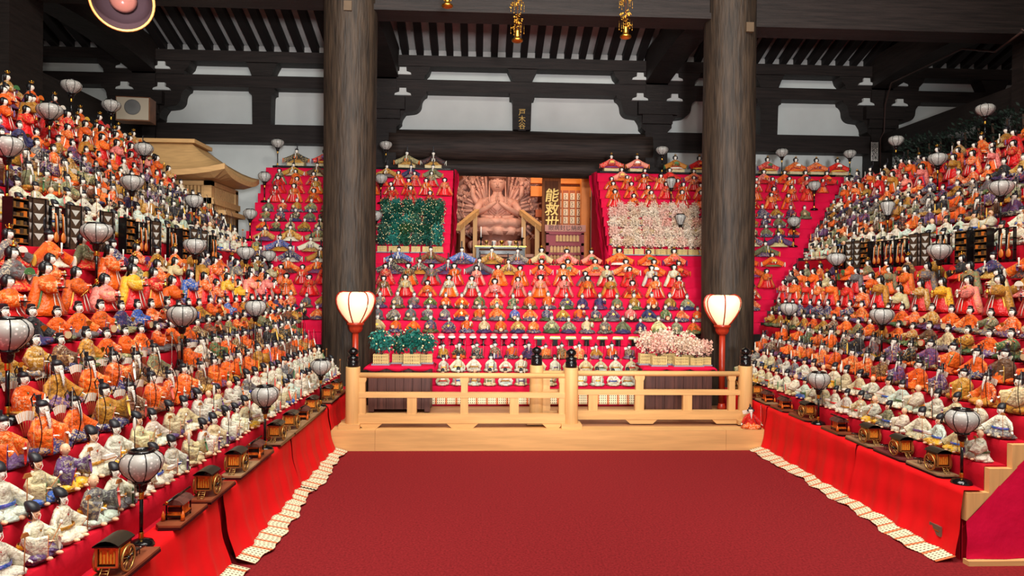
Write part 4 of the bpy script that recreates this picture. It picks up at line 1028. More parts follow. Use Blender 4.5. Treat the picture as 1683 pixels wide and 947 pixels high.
# ------------------------------------------------------------------ little trees in fenced boxes
LEAF = brocade('mandarin_leaf', 40, .6, .45, [lin(30, 92, 74), lin(44, 120, 96), lin(20, 70, 50), lin(60, 110, 60)], 0)
FRUIT = mat('mandarin_fruit', lin(238, 226, 170), .4); BLOS = brocade('cherry_blossom', 40, .6, .7, [lin(246, 224, 206), lin(240, 190, 170), lin(250, 236, 220), lin(236, 206, 170)], 0)
GREYB = mat('grey_base', lin(132, 136, 146), .6); FENCE = mat('split_bamboo', lin(214, 186, 120), .6, var=.15, vscale=20)
BARK = mat('tree_bark', lin(74, 54, 42), .8)
def tree_parts(kind, v, fenced=True):
    rr = random.Random(v*9+(1 if kind == 'm' else 50)); ps = []
    b = MB(); b.box(-.07, .07, -.045, .045, 0, .012, GREYB); ps.append(('base_board', b, None))
    b = MB()
    for s_ in (-1, 1):
        for i in range(9):
            b.box(-.056+i*.0133, -.048+i*.0133, s_*.036-.002, s_*.036+.002, .012, .086, FENCE)
        for z in (.022, .048, .074): b.box(-.058, .058, s_*.039-.002, s_*.039+.002, z, z+.006, FENCE)
        for i in range(5): b.box(s_*.056-.002, s_*.056+.002, -.034+i*.0148, -.026+i*.0148, .012, .086, FENCE)
    ps.append(('bamboo_fence', b, None))
    b = MB(); b.tube([(0, 0, .012), (.004, 0, .05), (-.003, .004, .09), (0, 0, .14)], [.009, .008, .007, .005], BARK, 7)
    tips = []
    for i in range(7):
        a = 2*pi*i/7+rr.uniform(-.3, .3); tip = (cos(a)*rr.uniform(.035, .06), sin(a)*rr.uniform(.02, .035), rr.uniform(.12, .22)); tips.append(tip)
        b.tube([(0, 0, .07+.01*i), (tip[0]*.5, tip[1]*.5, (.09+tip[2])/2), tip], [.004, .003, .0018], BARK, 5)
    ps.append(('trunk', b, None))
    b = MB(); m = LEAF if kind == 'm' else BLOS
    N_ = 330 if kind == 'm' else 340
    for i in range(N_):
        while True:
            q = Vector((rr.uniform(-1, 1), rr.uniform(-1, 1), rr.uniform(-1, 1)))
            if .25 < q.length < 1: break
        q = q*(.75+.25*(i % 2)); c = Vector((q.x*(.104 if kind == 'm' else .096), q.y*.062, .184+q.z*.098))
        d = Vector((rr.uniform(-1, 1), rr.uniform(-1, .4), rr.uniform(-.6, 1))).normalized(); e = d.cross(Vector((rr.uniform(-1, 1), rr.uniform(-1, 1), .3))).normalized(); f_ = d.cross(e)
        if kind == 'm':
            l_, w_ = rr.uniform(.016, .024), .0095
            b.add([c-e*l_, c+f_*w_+d*.002, c+e*l_, c-f_*w_+d*.002], [(0,1,2),(0,2,3)], m)
        else:
            rb = rr.uniform(.009, .0135); vs = [c+d*.003]
            for j in range(5): a = 2*pi*j/5; vs.append(c+(e*cos(a)+f_*sin(a))*rb); a += pi/5; vs.append(c+(e*cos(a)+f_*sin(a))*rb*.62)
            b.add(vs, [(0, 1+j, 1+(j+1) % 10) for j in range(10)], m)
    fo = len(ps); ps.append(('foliage' if kind == 'm' else 'blossom', b, 'tint'))
    if kind == 'm':
        for i in range(11):
            a = rr.uniform(0, 2*pi); z = rr.uniform(-.8, .9); q = (1-z*z)**.5
            b = MB(); b.egg((cos(a)*q*.093, -abs(sin(a))*q*.066, .184+z*.092), .0068, .0068, .0066, FRUIT, 8, 6); ps.append(('fruit', b, fo))
    return [(n, b.mesh(n), x) for n, b, x in ps]
TREES = {(k_, v): tree_parts(k_, v) for k_ in 'mc' for v in range(3)}
def tree(kind, v, loc, label, group, s=1, tint=None, rz=0):
    t = thing('mandarin_tree' if kind == 'm' else 'cherry_tree', label, 'tree', loc, rz, group, s)
    objs = []
    for n, me, x in TREES[(kind, v)]:
        o = link(n, me, objs[x] if isinstance(x, int) else t, color=tint if x == 'tint' else None); objs.append(o)
MT = [lin(20, 72, 52), lin(26, 104, 92), lin(44, 80, 40), lin(14, 62, 54), lin(40, 122, 112), lin(60, 100, 84)]
CT = [lin(238, 206, 184), lin(236, 182, 164), lin(240, 220, 196), lin(222, 190, 160), lin(232, 214, 190), lin(238, 196, 178)]
rr = random.Random(11)
for k in range(11, 16):
    for i, x in enumerate((-1.32, -1.17, -1.02, -.87, -.72, -.57)):
        tree('m', rr.randrange(3), (x+rr.uniform(-.03, .03)*(k > 11), yc(k)+CRUN*.34, zc(k)+.006), f'green fruited mandarin tree, {ORD[i]} from speaker side on {ordw(k)} step beside statue', 'mandarin trees on the middle stand', 1.02 if k < 15 else .84, rr.choice(MT), rr.uniform(-.5, .5))
    for i, x in enumerate((1.89, 2.04, 2.19, 2.34, 2.49, 2.64, 2.79, 2.94, 3.09)):
        if k == 15 and i == 0: continue
        tree('c', rr.randrange(3), (x+rr.uniform(-.03, .03)*(k > 11), yc(k)+CRUN*.34, zc(k)+.006), f'pale pink cherry tree, {ORD[i]} from statue opening on {ordw(k)} step of middle stand', 'cherry trees on the middle stand', 1.04 if k < 15 else .82, rr.choice(CT), rr.uniform(-.2, .2))
# dark wooden chests with a red cloth and more trees
def chest(x0, x1, label, clab):
    y0, y1 = 7.56, 7.93; t = thing('wooden_chest', label, 'chest', ((x0+x1)/2, y0, ZT), 0, 'dark chests on the deck')
    def part(b, n): o = b.obj(n, t); o.location = -t.location; return o
    b = MB(); n = 7
    for i in range(n):
        a = x0+(x1-x0)*i/n; b.box(a+.002, x0+(x1-x0)*(i+1)/n-.002, y0+.012, y1-.012, ZT+.03, .665, BROWNW)
    part(b, 'plank_panel')
    b = MB()
    for x in (x0, x1-.06, ):
        b.box(x, x+.06, y0, y0+.03, ZT+.001, .672, BROWNW); b.box(x, x+.06, y1-.03, y1, ZT+.001, .672, BROWNW)
    part(b, 'corner_post')
    b = MB(); b.box(x0-.015, x1+.015, y0-.012, y1+.012, .672, .69, BROWNW); part(b, 'lid')
    b = MB(); rows = []
    for i in range(31):
        x = x0-.05+(x1-x0+.10)*i/30; e = .02+.035*abs(sin(i*.33)); z = .698+(-.02 if i in (0, 30) else 0)
        rows.append([(x, y1+.01, z), (x, y0+.1, z+.001), (x, y0-.017, z), (x, y0-.026, z-.012), (x, y0-.026-.004*sin(i), z-e)])
    b.loft(rows, CENTER_CLOTH, closed=False); c = tag(b.obj('red_cloth', None), clab, 'cloth', 'red cloths on the chests'); c.modifiers.new('thickness', 'SOLIDIFY').thickness = .002
chest(-1.20, -.53, 'dark planked wooden chest under mandarin trees behind the balustrade', 'crimson cloth spread on the chest under the mandarin trees')
chest(1.86, 2.60, 'dark planked wooden chest under cherry trees behind the balustrade', 'crimson cloth spread on the chest under the cherry trees')
for i, (x, y, c, s) in enumerate(((-1.08, 7.68, 4, 1.42), (-.90, 7.83, 0, 1.25), (-.74, 7.66, 1, 1.5), (-.60, 7.83, 1, 1.25))):
    tree('m', i % 3, (x, y, .698), f'green mandarin tree in a fenced box, {ORD[i]} from the pillar on the low chest', 'mandarin trees on the chest', s, MT[c])
for i, (x, y, s) in enumerate(((1.92, 7.80, 1.5), (2.02, 7.66, 1.35), (2.16, 7.80, 1.55), (2.27, 7.65, 1.3), (2.38, 7.8, 1.4), (2.44, 7.645, 1.15), (2.56, 7.72, 1.15))):
    tree('c', i % 3, (x, y, .698), f'pale pink fenced cherry tree, {ORD[i]} from the balustrade middle on the low chest', 'cherry trees on the chest', s, CT[i % 5])

# ------------------------------------------------------------------ offering stands on the fourth step
MOCHI = mat('rice_cake', lin(246, 240, 232), .5); MOCHIP = mat('pink_rice_cake', lin(240, 150, 140), .5)
def stand_bm(): b = MB(); b.lathe([(.028, 0), (.028, .006), (.008, .012), (.006, .05), (.012, .062), (.036, .066), (.038, .072)], LACQ, 16); return b.mesh('tray_stand')
SB = stand_bm()
b = MB(); b.lathe([(.001, .072), (.034, .073), (.040, .082), (.036, .094), (.026, .099)], MOCHI, 16, cap1=True); MO1 = b.mesh('white_rice_cake')
b = MB(); b.lathe([(.031, .0985), (.031, .106), (.026, .117), (.014, .123), (.0, .124)], MOCHIP, 16, cap1=False); MO2 = b.mesh('pink_rice_cake')
k = 3
for i in range(14):
    x = -1.10+i*.128
    t = thing('rice_cake_stand', f'black stand with white and pink rice cakes, {ORD[i]} from speaker side on fourth step', 'offering', (x, yc(k)+.055, zc(k)+.005), 0, 'rice cake stands on the fourth step', 1.15)
    link('tray_stand', SB, t); link('white_rice_cake', MO1, t); link('pink_rice_cake', MO2, t)
b = MB(); b.prism([(-.03, 0), (.03, 0), (.024, .055), (.03, .07), (-.03, .07), (-.024, .055)], -.02, .02, LACQ); HB = b.mesh('tray_stand')
hm = [mat('green_rice_cake', lin(150, 168, 96), .6), MOCHI, mat('yellow_rice_cake', lin(226, 206, 120), .6)]
HL = []
for i, (m, z) in enumerate(((hm[0], .07), (hm[1], .082), (hm[2], .094))):
    b = MB(); b.prism([(-.062+.004*i, 0), (0, -.03), (.062-.004*i, 0), (0, .03)], z, z+.012, m, 'z'); HL.append(b.mesh('diamond_cake'))
for i in range(9):
    x = .74+i*.195
    t = thing('diamond_cake_stand', f'black stand with diamond rice cakes, {ORD[i]} from balustrade middle on fourth step', 'offering', (x, yc(k)+.055, zc(k)+.005), 0, 'diamond cake stands on the fourth step', 1.1)
    link('tray_stand', HB, t)
    for me in HL: link('diamond_cake', me, t)

# ------------------------------------------------------------------ seated many-armed statue in the alcove
STW = mat('statue_wood', lin(222, 164, 142), .55, var=.18, vscale=7, bump=.25, bscale=40)
STD = mat('statue_wood_dark', lin(134, 82, 66), .6, var=.2, vscale=9)
sx0, sy0 = .345, 14.0
t = thing('seated_statue', 'carved reddish wooden many-armed statue praying in the bright alcove', 'statue', (sx0, sy0, 2.3))
def spart(b, n, par=None):
    o = b.obj(n, par or t); return o
b = MB()                                      # lotus seat and drapery
b.lathe([(.50, -.10), (.56, .0), (.52, .10), (.44, .14), (.40, .20), (.50, .30), (.56, .36)], STD, 32, sy=.75)
for i in range(22):
    a = 2*pi*i/22; b.egg((.52*cos(a), .39*sin(a), .10), .075, .06, .085, STW, 8, 6)
spart(b, 'lotus_seat')
b = MB(); n = 40; rings = []
for z, a, c_, f in ((.30, .50, .40, .05), (.36, .55, .43, .06), (.43, .56, .43, .05), (.47, .52, .40, .02)):
    rings.append([((a+f*sin(11*th))*cos(th), (c_+f*sin(11*th))*sin(th), z-.02*abs(sin(5.5*th))) for th in [2*pi*j/n for j in range(n)]])
b.loft(rings, STW); spart(b, 'robe_hem')
b = MB(); n = 24                              # body: crossed legs, torso, neck as one surface
def rg(z, a, f_, k_, cy=0, m=0): return [((a*(1+m*cos(9*th)))*math.copysign(abs(cos(th))**.8, cos(th)), cy+(k_ if sin(th) > 0 else f_)*(1+m*cos(9*th))*math.copysign(abs(sin(th))**.8, sin(th)), z) for th in [2*pi*j/n for j in range(n)]]
b.loft([rg(.44, .50, .40, .30, 0, .02), rg(.50, .52, .42, .30, 0, .03), rg(.56, .48, .38, .28, 0, .03), rg(.61, .36, .28, .24, .02, .02), rg(.66, .29, .19, .2, .02), rg(.78, .275, .17, .18, .02, .02), rg(.92, .325, .18, .17, .02, .025), rg(1.00, .36, .16, .15, .02, .015), rg(1.05, .30, .13, .12, .02), rg(1.09, .14, .10, .09, .01), rg(1.14, .10, .09, .08, 0), rg(1.20, .09, .085, .075, 0)], STW)
for s in (-1, 1):                             # shins folded across
    b.tube([(s*.46, -.08, .53), (s*.30, -.33, .53), (-s*.05, -.40, .55), (-s*.22, -.36, .57)], [.11, .10, .07, .05], STW, 12)
spart(b, 'body')
b = MB(); hz = 1.345
def hf(p, d):
    if d.z < 0: p.x *= 1+.18*d.z
    return p
b.egg((0, -.02, hz), .158, .155, .20, STW, 24, 16, hf)
b.egg((0, -.178, hz-.02), .022, .026, .042, STW, 10, 8); b.tube([(0, -.168, hz+.06), (0, -.182, hz)], [.012, .016], STW, 8)
b.egg((0, -.166, hz-.088), .040, .016, .011, STD, 12, 6); b.egg((0, -.160, hz-.106), .032, .016, .010, STW, 12, 6)
for s in (-1, 1):
    b.egg((s*.066, -.152, hz+.026), .038, .014, .015, STW, 12, 6); b.tube([(s*.028, -.166, hz+.018), (s*.064, -.168, hz+.012), (s*.10, -.146, hz+.022)], .005, STD, 5)
    b.tube([(s*.022, -.168, hz+.066), (s*.062, -.166, hz+.088), (s*.112, -.138, hz+.07)], .007, STD, 5)
    b.egg((s*.158, .0, hz-.025), .022, .042, .10, STW, 10, 8)
hd = spart(b, 'head')
b = MB(); b.egg((0, .01, hz+.085), .170, .172, .16, STD, 20, 12, None, lambda d: d.z > .05); b.egg((0, .02, hz+.24), .07, .07, .10, STD, 14, 8)
b.lathe([(.168, 0), (.176, .02), (.176, .05), (.186, .07)], STW, 24, (0, .0, hz+.115), cap0=False, cap1=False)
for i in range(9):
    a = pi+pi*i/8; b.egg((.176*cos(a), .176*sin(a), hz+.21), .022, .018, .04, STW, 8, 6)
spart(b, 'hair_and_crown', hd)
def shand(b, p, d, s=1):
    p = Vector(p); d = Vector(d).normalized(); sd = d.cross(Vector((0, 1, 0))).normalized()
    b.egg(p, .03*s, .016*s, .035*s, STW, 8, 6)
    for q in (-.02, -.007, .007, .02): b.tube([p+sd*q*s, p+sd*q*1.2*s+d*.05*s, p+sd*q*1.3*s+d*.085*s+Vector((0, -.012*s, 0))], [.008*s, .007*s, .005*s], STW, 5)
    b.tube([p+sd*.025*s, p+sd*.045*s+d*.02*s, p+sd*.045*s+d*.045*s], [.008*s, .008*s, .006*s], STW, 5)
for s in (-1, 1):                             # praying arms
    b = MB(); b.tube([(s*.32, .0, .98), (s*.43, -.10, .80), (s*.42, -.17, .71), (s*.20, -.28, .83), (s*.03, -.33, .95)], [.075, .075, .07, .052, .036], STW, 14)
    p = Vector((s*.020, -.34, 1.0)); b.egg(p, .018, .034, .06, STW, 10, 8)
    for q, l_ in ((-.026, .085), (-.009, .10), (.009, .10), (.024, .08)): b.tube([p+Vector((0, q, .035)), p+Vector((-s*.008, q*.9+.004, .04+l_*.6)), p+Vector((-s*.014, q*.8+.008, .04+l_))], [.0095, .0085, .006], STW, 6)
    b.tube([p+Vector((0, .03, .0)), p+Vector((-s*.006, .052, .03)), p+Vector((-s*.01, .05, .06))], [.010, .009, .006], STW, 6)
    spart(b, 'praying_arm')
    b = MB(); b.tube([(s*.22, .02, .96), (s*.36, -.04, .72), (s*.26, -.26, .64), (s*.08, -.36, .63)], [.06, .055, .045, .035], STW, 12); shand(b, (s*.04, -.38, .635), (-s, 0, 0), .9); spart(b, 'lap_arm')
    b = MB(); b.tube([(s*.30, .05, 1.0), (s*.44, .02, .97), (s*.50, -.03, 1.12), (s*.50, -.06, 1.30)], [.065, .06, .055, .042], STW, 12); shand(b, (s*.50, -.07, 1.36), (0, 0, 1), 1.0); spart(b, 'raised_arm')
    rr = random.Random(20+s)
    for ring_ in range(3):
        for i in range(9):
            a = math.radians(-58+i*17+ring_*6); L_ = .42+.13*ring_; y = .10+.05*ring_
            e1 = (s*(.22+L_*.5*cos(a)), y, .86+L_*.55*sin(a)-.02); e2 = (s*(.24+L_*cos(a)), y-.10, .86+L_*sin(a)+.06*rr.uniform(-1, 1))
            b = MB(); b.tube([(s*.18, .10, .9), e1, e2], [.035, .034, .024], STW, 8)
            d = (Vector(e2)-Vector(e1)); shand(b, Vector(e2)+d.normalized()*.035, d+Vector((0, 0, rr.uniform(-.1, .2))), .95)
            if (i+ring_) % 2: q = Vector(e2)+d.normalized()*.06; b.egg(q+Vector((0, -.05, .02)), .03, .03, .035, STW, 8, 6)
            else: q = Vector(e2)+d.normalized()*.05; b.tube([q-d.normalized().cross(Vector((0, 1, 0)))*.10+Vector((0, -.03, 0)), q+d.normalized().cross(Vector((0, 1, 0)))*.12+Vector((0, -.03, 0))], .008, STW, 5)
            spart(b, 'side_arm')
b = MB()
for s in (-1, 1):                             # scarves and robe folds
    b.tube([(s*.165, -.05, 1.34), (s*.165, -.15, 1.10), (s*.15, -.19, .95), (s*.17, -.17, .75)], [.012, .016, .018, .016], STW, 8)
    for i in range(4): b.tube([(s*(.20+.02*i), -.13, 1.02-.02*i), (s*(.10+.02*i), -.17-.004*i, .86-.04*i), (s*.02, -.175, .78-.05*i)], .011, STW, 6)
spart(b, 'scarf')
b = MB(); b.prism([(.95*cos(a), .95+.85*sin(a)) for a in [2*pi*i/32 for i in range(32)]], .34, .40, STD)
for i in range(36):
    a = 2*pi*i/36; b.egg((.80*cos(a), .32, .95+.72*sin(a)), .09, .03, .06, STW, 8, 6)
spart(b, 'halo_board')
b = MB(); b.box(-1.0, 1.0, -.55, .75, -.695, -.1, STD); b.box(-1.04, 1.04, -.58, .79, -.16, -.10, STW); spart(b, 'dais')

# pale stair rails, black altar, boards and votive rack
def rail(p0, p1, label):
    t = thing('stair_rail', label, 'railing', (p1[0], p1[1], 1.6), 0, 'pale rails before the statue')
    b = MB(); d = Vector(p1)-Vector(p0); n_ = Vector((0, 0, 1)); w_ = d.cross(n_).normalized()*.045
    vs = [Vector(p)+a*w_+c_*Vector((0, 0, .05)) for p in (p0, p1) for c_ in (-1, 1) for a in (-1, 1)]
    b.add(vs, [(0,2,3,1),(4,5,7,6),(0,1,5,4),(2,6,7,3),(0,4,6,2),(1,3,7,5)], PINE); o = b.obj('handrail', t); o.location = -t.location
    for q in (.1, .75):
        p = Vector(p0).lerp(Vector(p1), q); b = MB(); b.box(p.x-.04, p.x+.04, p.y-.04, p.y+.04, 1.6, p.z, PINEV); o = b.obj('post', t); o.location = -t.location
rail((-.06, 13.3, 3.0), (-.40, 12.5, 2.62), 'pale wooden stair rail sloping down before the statue, beside the red drape')
rail((.80, 13.3, 3.0), (1.14, 12.5, 2.62), 'pale wooden stair rail sloping down before the statue, beside the calligraphy board')
t = thing('altar_table', 'black lacquered altar table with gilt fittings before the statue', 'table', (.38, 12.75, 1.6))
b = MB(); b.box(-.46, .46, -.18, .18, .66, .70, LACQ); b.box(-.44, .44, -.16, .16, .56, .62, LACQ); b.box(-.47, .47, -.19, -.18, .69, .705, GOLDM); b.obj('table_top', t)
for x in (-.42, .42):
    for y in (-.15, .15): b = MB(); b.box(x-.025, x+.025, y-.025, y+.025, 0, .66, LACQ); b.obj('leg', t)
for i, (x, h, lab) in enumerate(((.02, .36, 'beside the red drape'), (.78, .36, 'beside the calligraphy board'))):
    t = thing('candle_stand', f'black candle stand with white candle on the altar, {lab}', 'candlestick', (x, 12.72, 2.306), 0, 'altar candle stands')
    b = MB(); b.lathe([(.05, 0), (.02, .02), (.012, .08), (.02, .14), (.05, .16), (.012, .17)], LACQ, 12); b.obj('base', t)
    b = MB(); b.lathe([(.012, .17), (.012, h)], MOCHI, 10); b.obj('candle', t)
for i, (x, y) in enumerate(((.12, 12.66), (.26, 12.70), (.40, 12.62), (.55, 12.68), (.66, 12.63))):
    t = tag(MB().obj('x') if False else (lambda b: (b.lathe([(.02, 0), (.03, .01), (.012, .03), (.035, .05), (.045, .09), (.04, .10)], (BRASS, MOCHI, GOLDM, MOCHI, BRASS)[i], 14), b.obj('offering_cup', None, (x, y, 2.306)))[1])(MB()),
            f'small {("brass", "white", "gold", "white", "brass")[i]} footed cup on black altar, {ORD[i]} from speaker side', 'cup', 'altar cups')
BRD = mat('calligraphy_board', lin(136, 78, 40), .6, spec=.15, var=.25, vscale=5, stretch=(5,5,.4)); BRD2 = mat('board_panel', lin(98, 54, 28), .6, spec=.15, var=.25, vscale=5, stretch=(5,5,.4))
def text(body, size, loc, m, parent, name='lettering', ext=.002, rx=pi/2, rz=0, sx=1, off=0, shear=0):
    cu = bpy.data.curves.new(name, 'FONT'); cu.body = body; cu.size = size; cu.extrude = ext; cu.align_x = 'CENTER'; cu.align_y = 'CENTER'; cu.space_line = .95
    cu.offset = off; cu.shear = shear; cu.resolution_u = 3
    tmp = bpy.data.objects.new('tmp', cu); C.objects.link(tmp); bpy.context.view_layer.update()
    me = bpy.data.meshes.new_from_object(tmp.evaluated_get(bpy.context.evaluated_depsgraph_get())); bpy.data.objects.remove(tmp); me.name = name; me.materials.clear(); me.materials.append(m)
    o = bpy.data.objects.new(name, me); C.objects.link(o); o.rotation_euler = (rx, 0, rz); o.scale = (sx, 1, 1); o.parent = parent; o.location = loc; return o
GOLDP = mat('gold_paint', lin(206, 168, 84), .4, .3); INKP = mat('black_writing', lin(36, 28, 26), .6)
t = thing('calligraphy_board', 'tall dark wooden board with gold brush calligraphy beside the statue opening', 'sign', (1.265, 12.22, 1.6))
b = MB(); b.box(-.165, .165, 0, .05, 0, 1.98, BRD); b.box(-.12, .12, -.012, 0, .75, 1.85, BRD2); b.obj('board', t)
for i, ch in enumerate('能救世'):
    o = text(ch, .25, (.0, -.015, 1.58-.245*i), GOLDP, t, 'lettering', .003, off=.004, shear=.12)
t = thing('votive_rack', 'red painted rack of little wooden votive tablets under a written plaque', 'rack', (1.50, 12.08, 1.6))
RP = mat('red_rack_paint', lin(150, 24, 40), .5); PLQ = mat('plaque_wood', lin(206, 140, 120), .6, var=.1)
b = MB()
for x in (-.31, .31): b.box(x-.025, x+.025, 0, .05, 0, .92, RP)
for z in (.92, .72, .56, .40, .24): b.box(-.335, .335, 0, .05, z-.025, z+.025, RP)
b.box(-.3, .3, .04, .05, .2, .9, RP); b.obj('frame', t)
b = MB(); b.box(-.36, .36, -.02, .0, .945, 1.06, PLQ); pl = b.obj('plaque', t); text('眼病封じ納め', .10, (0, -.022, 1.0), INKP, pl)
for r_, z in enumerate((.83, .635, .475, .315)):
    for i in range(9 if r_ else 7):
        b = MB(); x = -.24+i*.06+(.10 if not r_ else 0); b.prism([(x-.024, z-.06), (x+.024, z-.06), (x+.024, z+.035), (x, z+.06), (x-.024, z+.035)], -.012, -.002, PINE); b.obj('tablet', t)
t = thing('votive_lattice', 'lattice of pale votive slips hung on the orange alcove wall', 'lattice', (1.62, 13.0, 2.62))
LSL = mat('paper_slip', lin(246, 214, 176), .7)
b = MB(); b.box(-.33, .33, 0, .03, -.3, .78, ALC)
for i in range(6): b.box(-.33+.128*i, -.315+.128*i, -.02, 0, -.3, .78, ORW)
b.obj('frame', t)
for i in range(5):
    for j in range(5):
        b = MB(); b.box(-.30+.128*i, -.215+.128*i, -.012, -.002, .0+.15*j, .125+.15*j, LSL)
        for q in range(3): b.box(-.275+.128*i+.012*(q % 2), -.262+.128*i+.012*(q % 2), -.0135, -.012, .02+.15*j+q*.033, .042+.15*j+q*.033, INKP)
        b.obj('paper_slip', t)

# ------------------------------------------------------------------ little wooden shrine with a hipped roof
t = thing('wooden_shrine', 'pale cypress shrine with a sweeping hipped roof behind the speaker-side stand', 'shrine', (-4.3, 9.5, 0))
def shp(b, n, par=None): o = b.obj(n, par or t); o.location = -t.location if par is None else (0, 0, 0); return o
X0, X1, Y0, Y1 = -5.1, -3.5, 9.15, 10.15
b = MB(); b.box(X0, X1, Y0+.03, Y1, 1.0, 1.5, SHRINEW)
for i in range(12): b.box(X1-.02, X1+.0, Y0+.06+i*.08, Y0+.13+i*.08, 1.5, 2.62, SHRINEW)
b.box(X0, X1-.02, Y1-.05, Y1, 1.5, 2.9, SHRINEW); b.box(X0, X0+.03, Y0, Y1, 1.5, 2.9, SHRINEW); shp(b, 'wall_panel')
b = MB(); b.box(X0+.1, X1-.14, Y0+.12, Y0+.14, 1.5, 2.62, LACQ); shp(b, 'dark_door')
for x in (X0+.05, X1-.05):
    for y in (Y0+.05, Y1-.05): b = MB(); b.box(x-.05, x+.05, y-.05, y+.05, .2, 2.9, SHRINEW); shp(b, 'post')
b = MB(); b.box(X0, X1, Y0, Y0+.1, 2.62, 2.70, SHRINEW); b.box(X1-.1, X1+.03, Y0, Y1, 2.62, 2.70, SHRINEW); b.box(X0, X1, Y0, Y0+.1, 2.86, 2.92, SHRINEW); b.box(X1-.1, X1, Y0, Y1, 2.86, 2.92, SHRINEW)
for i in range(30): b.box(X0+.1+i*.047, X0+.13+i*.047, Y0+.02, Y0+.06, 2.70, 2.86, SHRINEW)
for i in range(18): b.box(X1-.06, X1-.02, Y0+.1+i*.047, Y0+.13+i*.047, 2.70, 2.86, SHRINEW)
b.box(X1-.02, X1+.12, Y0+.2, Y1-.05, 2.50, 2.56, SHRINEW); shp(b, 'frieze')
# roof: eave ring sweeping up at the corners -> ridge slab
b = MB(); ex0, ex1, ey0, ey1 = -5.5, -3.22, 8.84, 10.2; N_ = 12
def eave(q, lvl):
    # q in 0..4 around the rectangle; lvl 0 eave .. 1 top
    e = (ex0, ex1, ey0, ey1); m = (-5.0, -3.80, 9.25, 9.75)
    a = [e[i]+(m[i]-e[i])*lvl for i in range(4)]
    s, f = int(q) % 4, q-int(q)
    x, y = {0: (a[0]+(a[1]-a[0])*f, a[2]), 1: (a[1], a[2]+(a[3]-a[2])*f), 2: (a[1]-(a[1]-a[0])*f, a[3]), 3: (a[0], a[3]-(a[3]-a[2])*f)}[s]
    c_ = abs(2*f-1)**3
    return (x, y, 3.00+.10*c_*(1-lvl)+.42*lvl**1.45)
rows = [[eave(4*j/48, l_) for j in range(48)] for l_ in (0, .15, .35, .6, .8, 1)]
b.loft(rows, SHRINEW, False, True); 
rows2 = [[(x, y, z-dz) for x, y, z in rows[0]] for dz in (0, .07)]; rows2.append([eave(4*j/48, .3) for j in range(48)]); rows2[2] = [(x, y, 2.93) for x, y, z in rows2[2]]
b.loft(rows2, SHRINEW, False, True, sm=False); shp(b, 'hipped_roof')
b = MB(); b.box(-5.05, -3.74, 9.2, 9.8, 3.42, 3.47, SHRINEW); shp(b, 'ridge_slab')
b = MB(); b.box(-3.60, -3.50, 9.07, 9.12, .9, 2.45, PINEV); tag(b.obj('timber_upright', None), 'plain pale upright board standing in front of the wooden shrine', 'board')

# ------------------------------------------------------------------ loudspeaker, ornaments, ceiling spotlight, plates, cables, greenery
t = thing('loudspeaker', 'cream loudspeaker with round grey grille and brown sides on the dark corner column', 'loudspeaker', (-5.22, 10.6, 4.19), .10)
b = MB(); b.prism([(-.24, -.18), (.24, -.18), (.24, .18), (-.24, .18)], .0, .25, mat('speaker_veneer', lin(140, 88, 54), .5, var=.2)); b.obj('cabinet', t)
b = MB(); b.box(-.225, .225, -.012, .0, -.165, .165, mat('speaker_front', lin(214, 200, 176), .6)); b.obj('front_board', t)
b = MB(); b.lathe([(.115, 0), (.115, .008), (.10, .014), (.0, .016)], mat('speaker_grille', lin(128, 128, 126), .6, bump=.3, bscale=300), 32, M=Matrix.Translation((0, -.012, .02)) @ Matrix.Rotation(pi/2, 4, 'X')); b.obj('round_grille', t)
b = MB(); b.tube([(0, .25, 0), (0, .7, .05), (-.1, 1.15, .05)], .03, LACQ, 8); b.obj('wall_bracket', t)
def ornament(x, z, label):
    t = thing('hanging_ornament', label, 'ornament', (x, 7.3, z), 0, 'gilt temple ornaments')
    b = MB(); b.lathe([(.022, .10), (.026, .085), (.028, .03), (.034, .01), (.058, .0), (.062, -.012), (.055, -.022), (.03, -.03), (.012, -.026)], GOLDM, 20); b.obj('bell', t)
    b = MB(); rr = random.Random(int(x*100)+7)
    for lev in range(3):
        zz = .16+lev*.235
        for i in range(26):
            a = rr.uniform(0, 2*pi); q = rr.uniform(.015, .075 if lev else .06); h = rr.uniform(-.06, .11)
            c_ = Vector((q*cos(a), q*sin(a)*.7, zz+h)); rad = rr.uniform(.008, .017)
            b.tube([c_+rad*Vector((cos(2*pi*k_/7+a), .4*sin(a), sin(2*pi*k_/7+a))) for k_ in range(6)], .0035, GOLDM, 4)
            if i % 4 == 0: b.egg(c_, .010, .006, .013, GOLDM, 7, 5)
        for i in range(6):
            a = 2*pi*i/6; c_ = (.07*cos(a), .05*sin(a)); b.tube([(c_[0], c_[1], zz), (c_[0], c_[1], zz-.09)], .0015, GOLDM, 4); b.egg((c_[0], c_[1], zz-.095), .006, .006, .009, GOLDM, 6, 4)
    b.tube([(0, 0, .10), (0, 0, 3.0-.0)], .003, GOLDM, 5)
    b.obj('filigree', t)
ornament(-.365, 4.545, 'gilt bell ornament hanging highest, nearest the speaker-side pillar')
ornament(.377, 4.20, 'gilt bell ornament hanging lowest, in the middle of the three')
ornament(1.535, 4.27, 'gilt bell ornament hanging nearest the pillar beside the pine-ended stand')
SPB = mat('spotlight_bronze', lin(120, 88, 84), .4, .2); RIM = mat('spotlight_rim', lin(226, 176, 92), .4); INN = mat('spotlight_inside', lin(78, 58, 62), .35)
t = thing('hanging_spotlight', 'bronze hanging spotlight with a golden rim high above the speaker-side stand', 'lamp', (-1.015, 2.0, 2.395))
M_ = Matrix.Rotation(math.radians(24), 4, 'Z') @ Matrix.Rotation(math.radians(-66), 4, 'X')
b = MB(); b.lathe([(.079, -.028), (.083, -.01), (.080, .06), (.066, .13), (.04, .17), (.012, .18)], SPB, 40, M=M_, cap0=False); b.obj('lamp_housing', t)
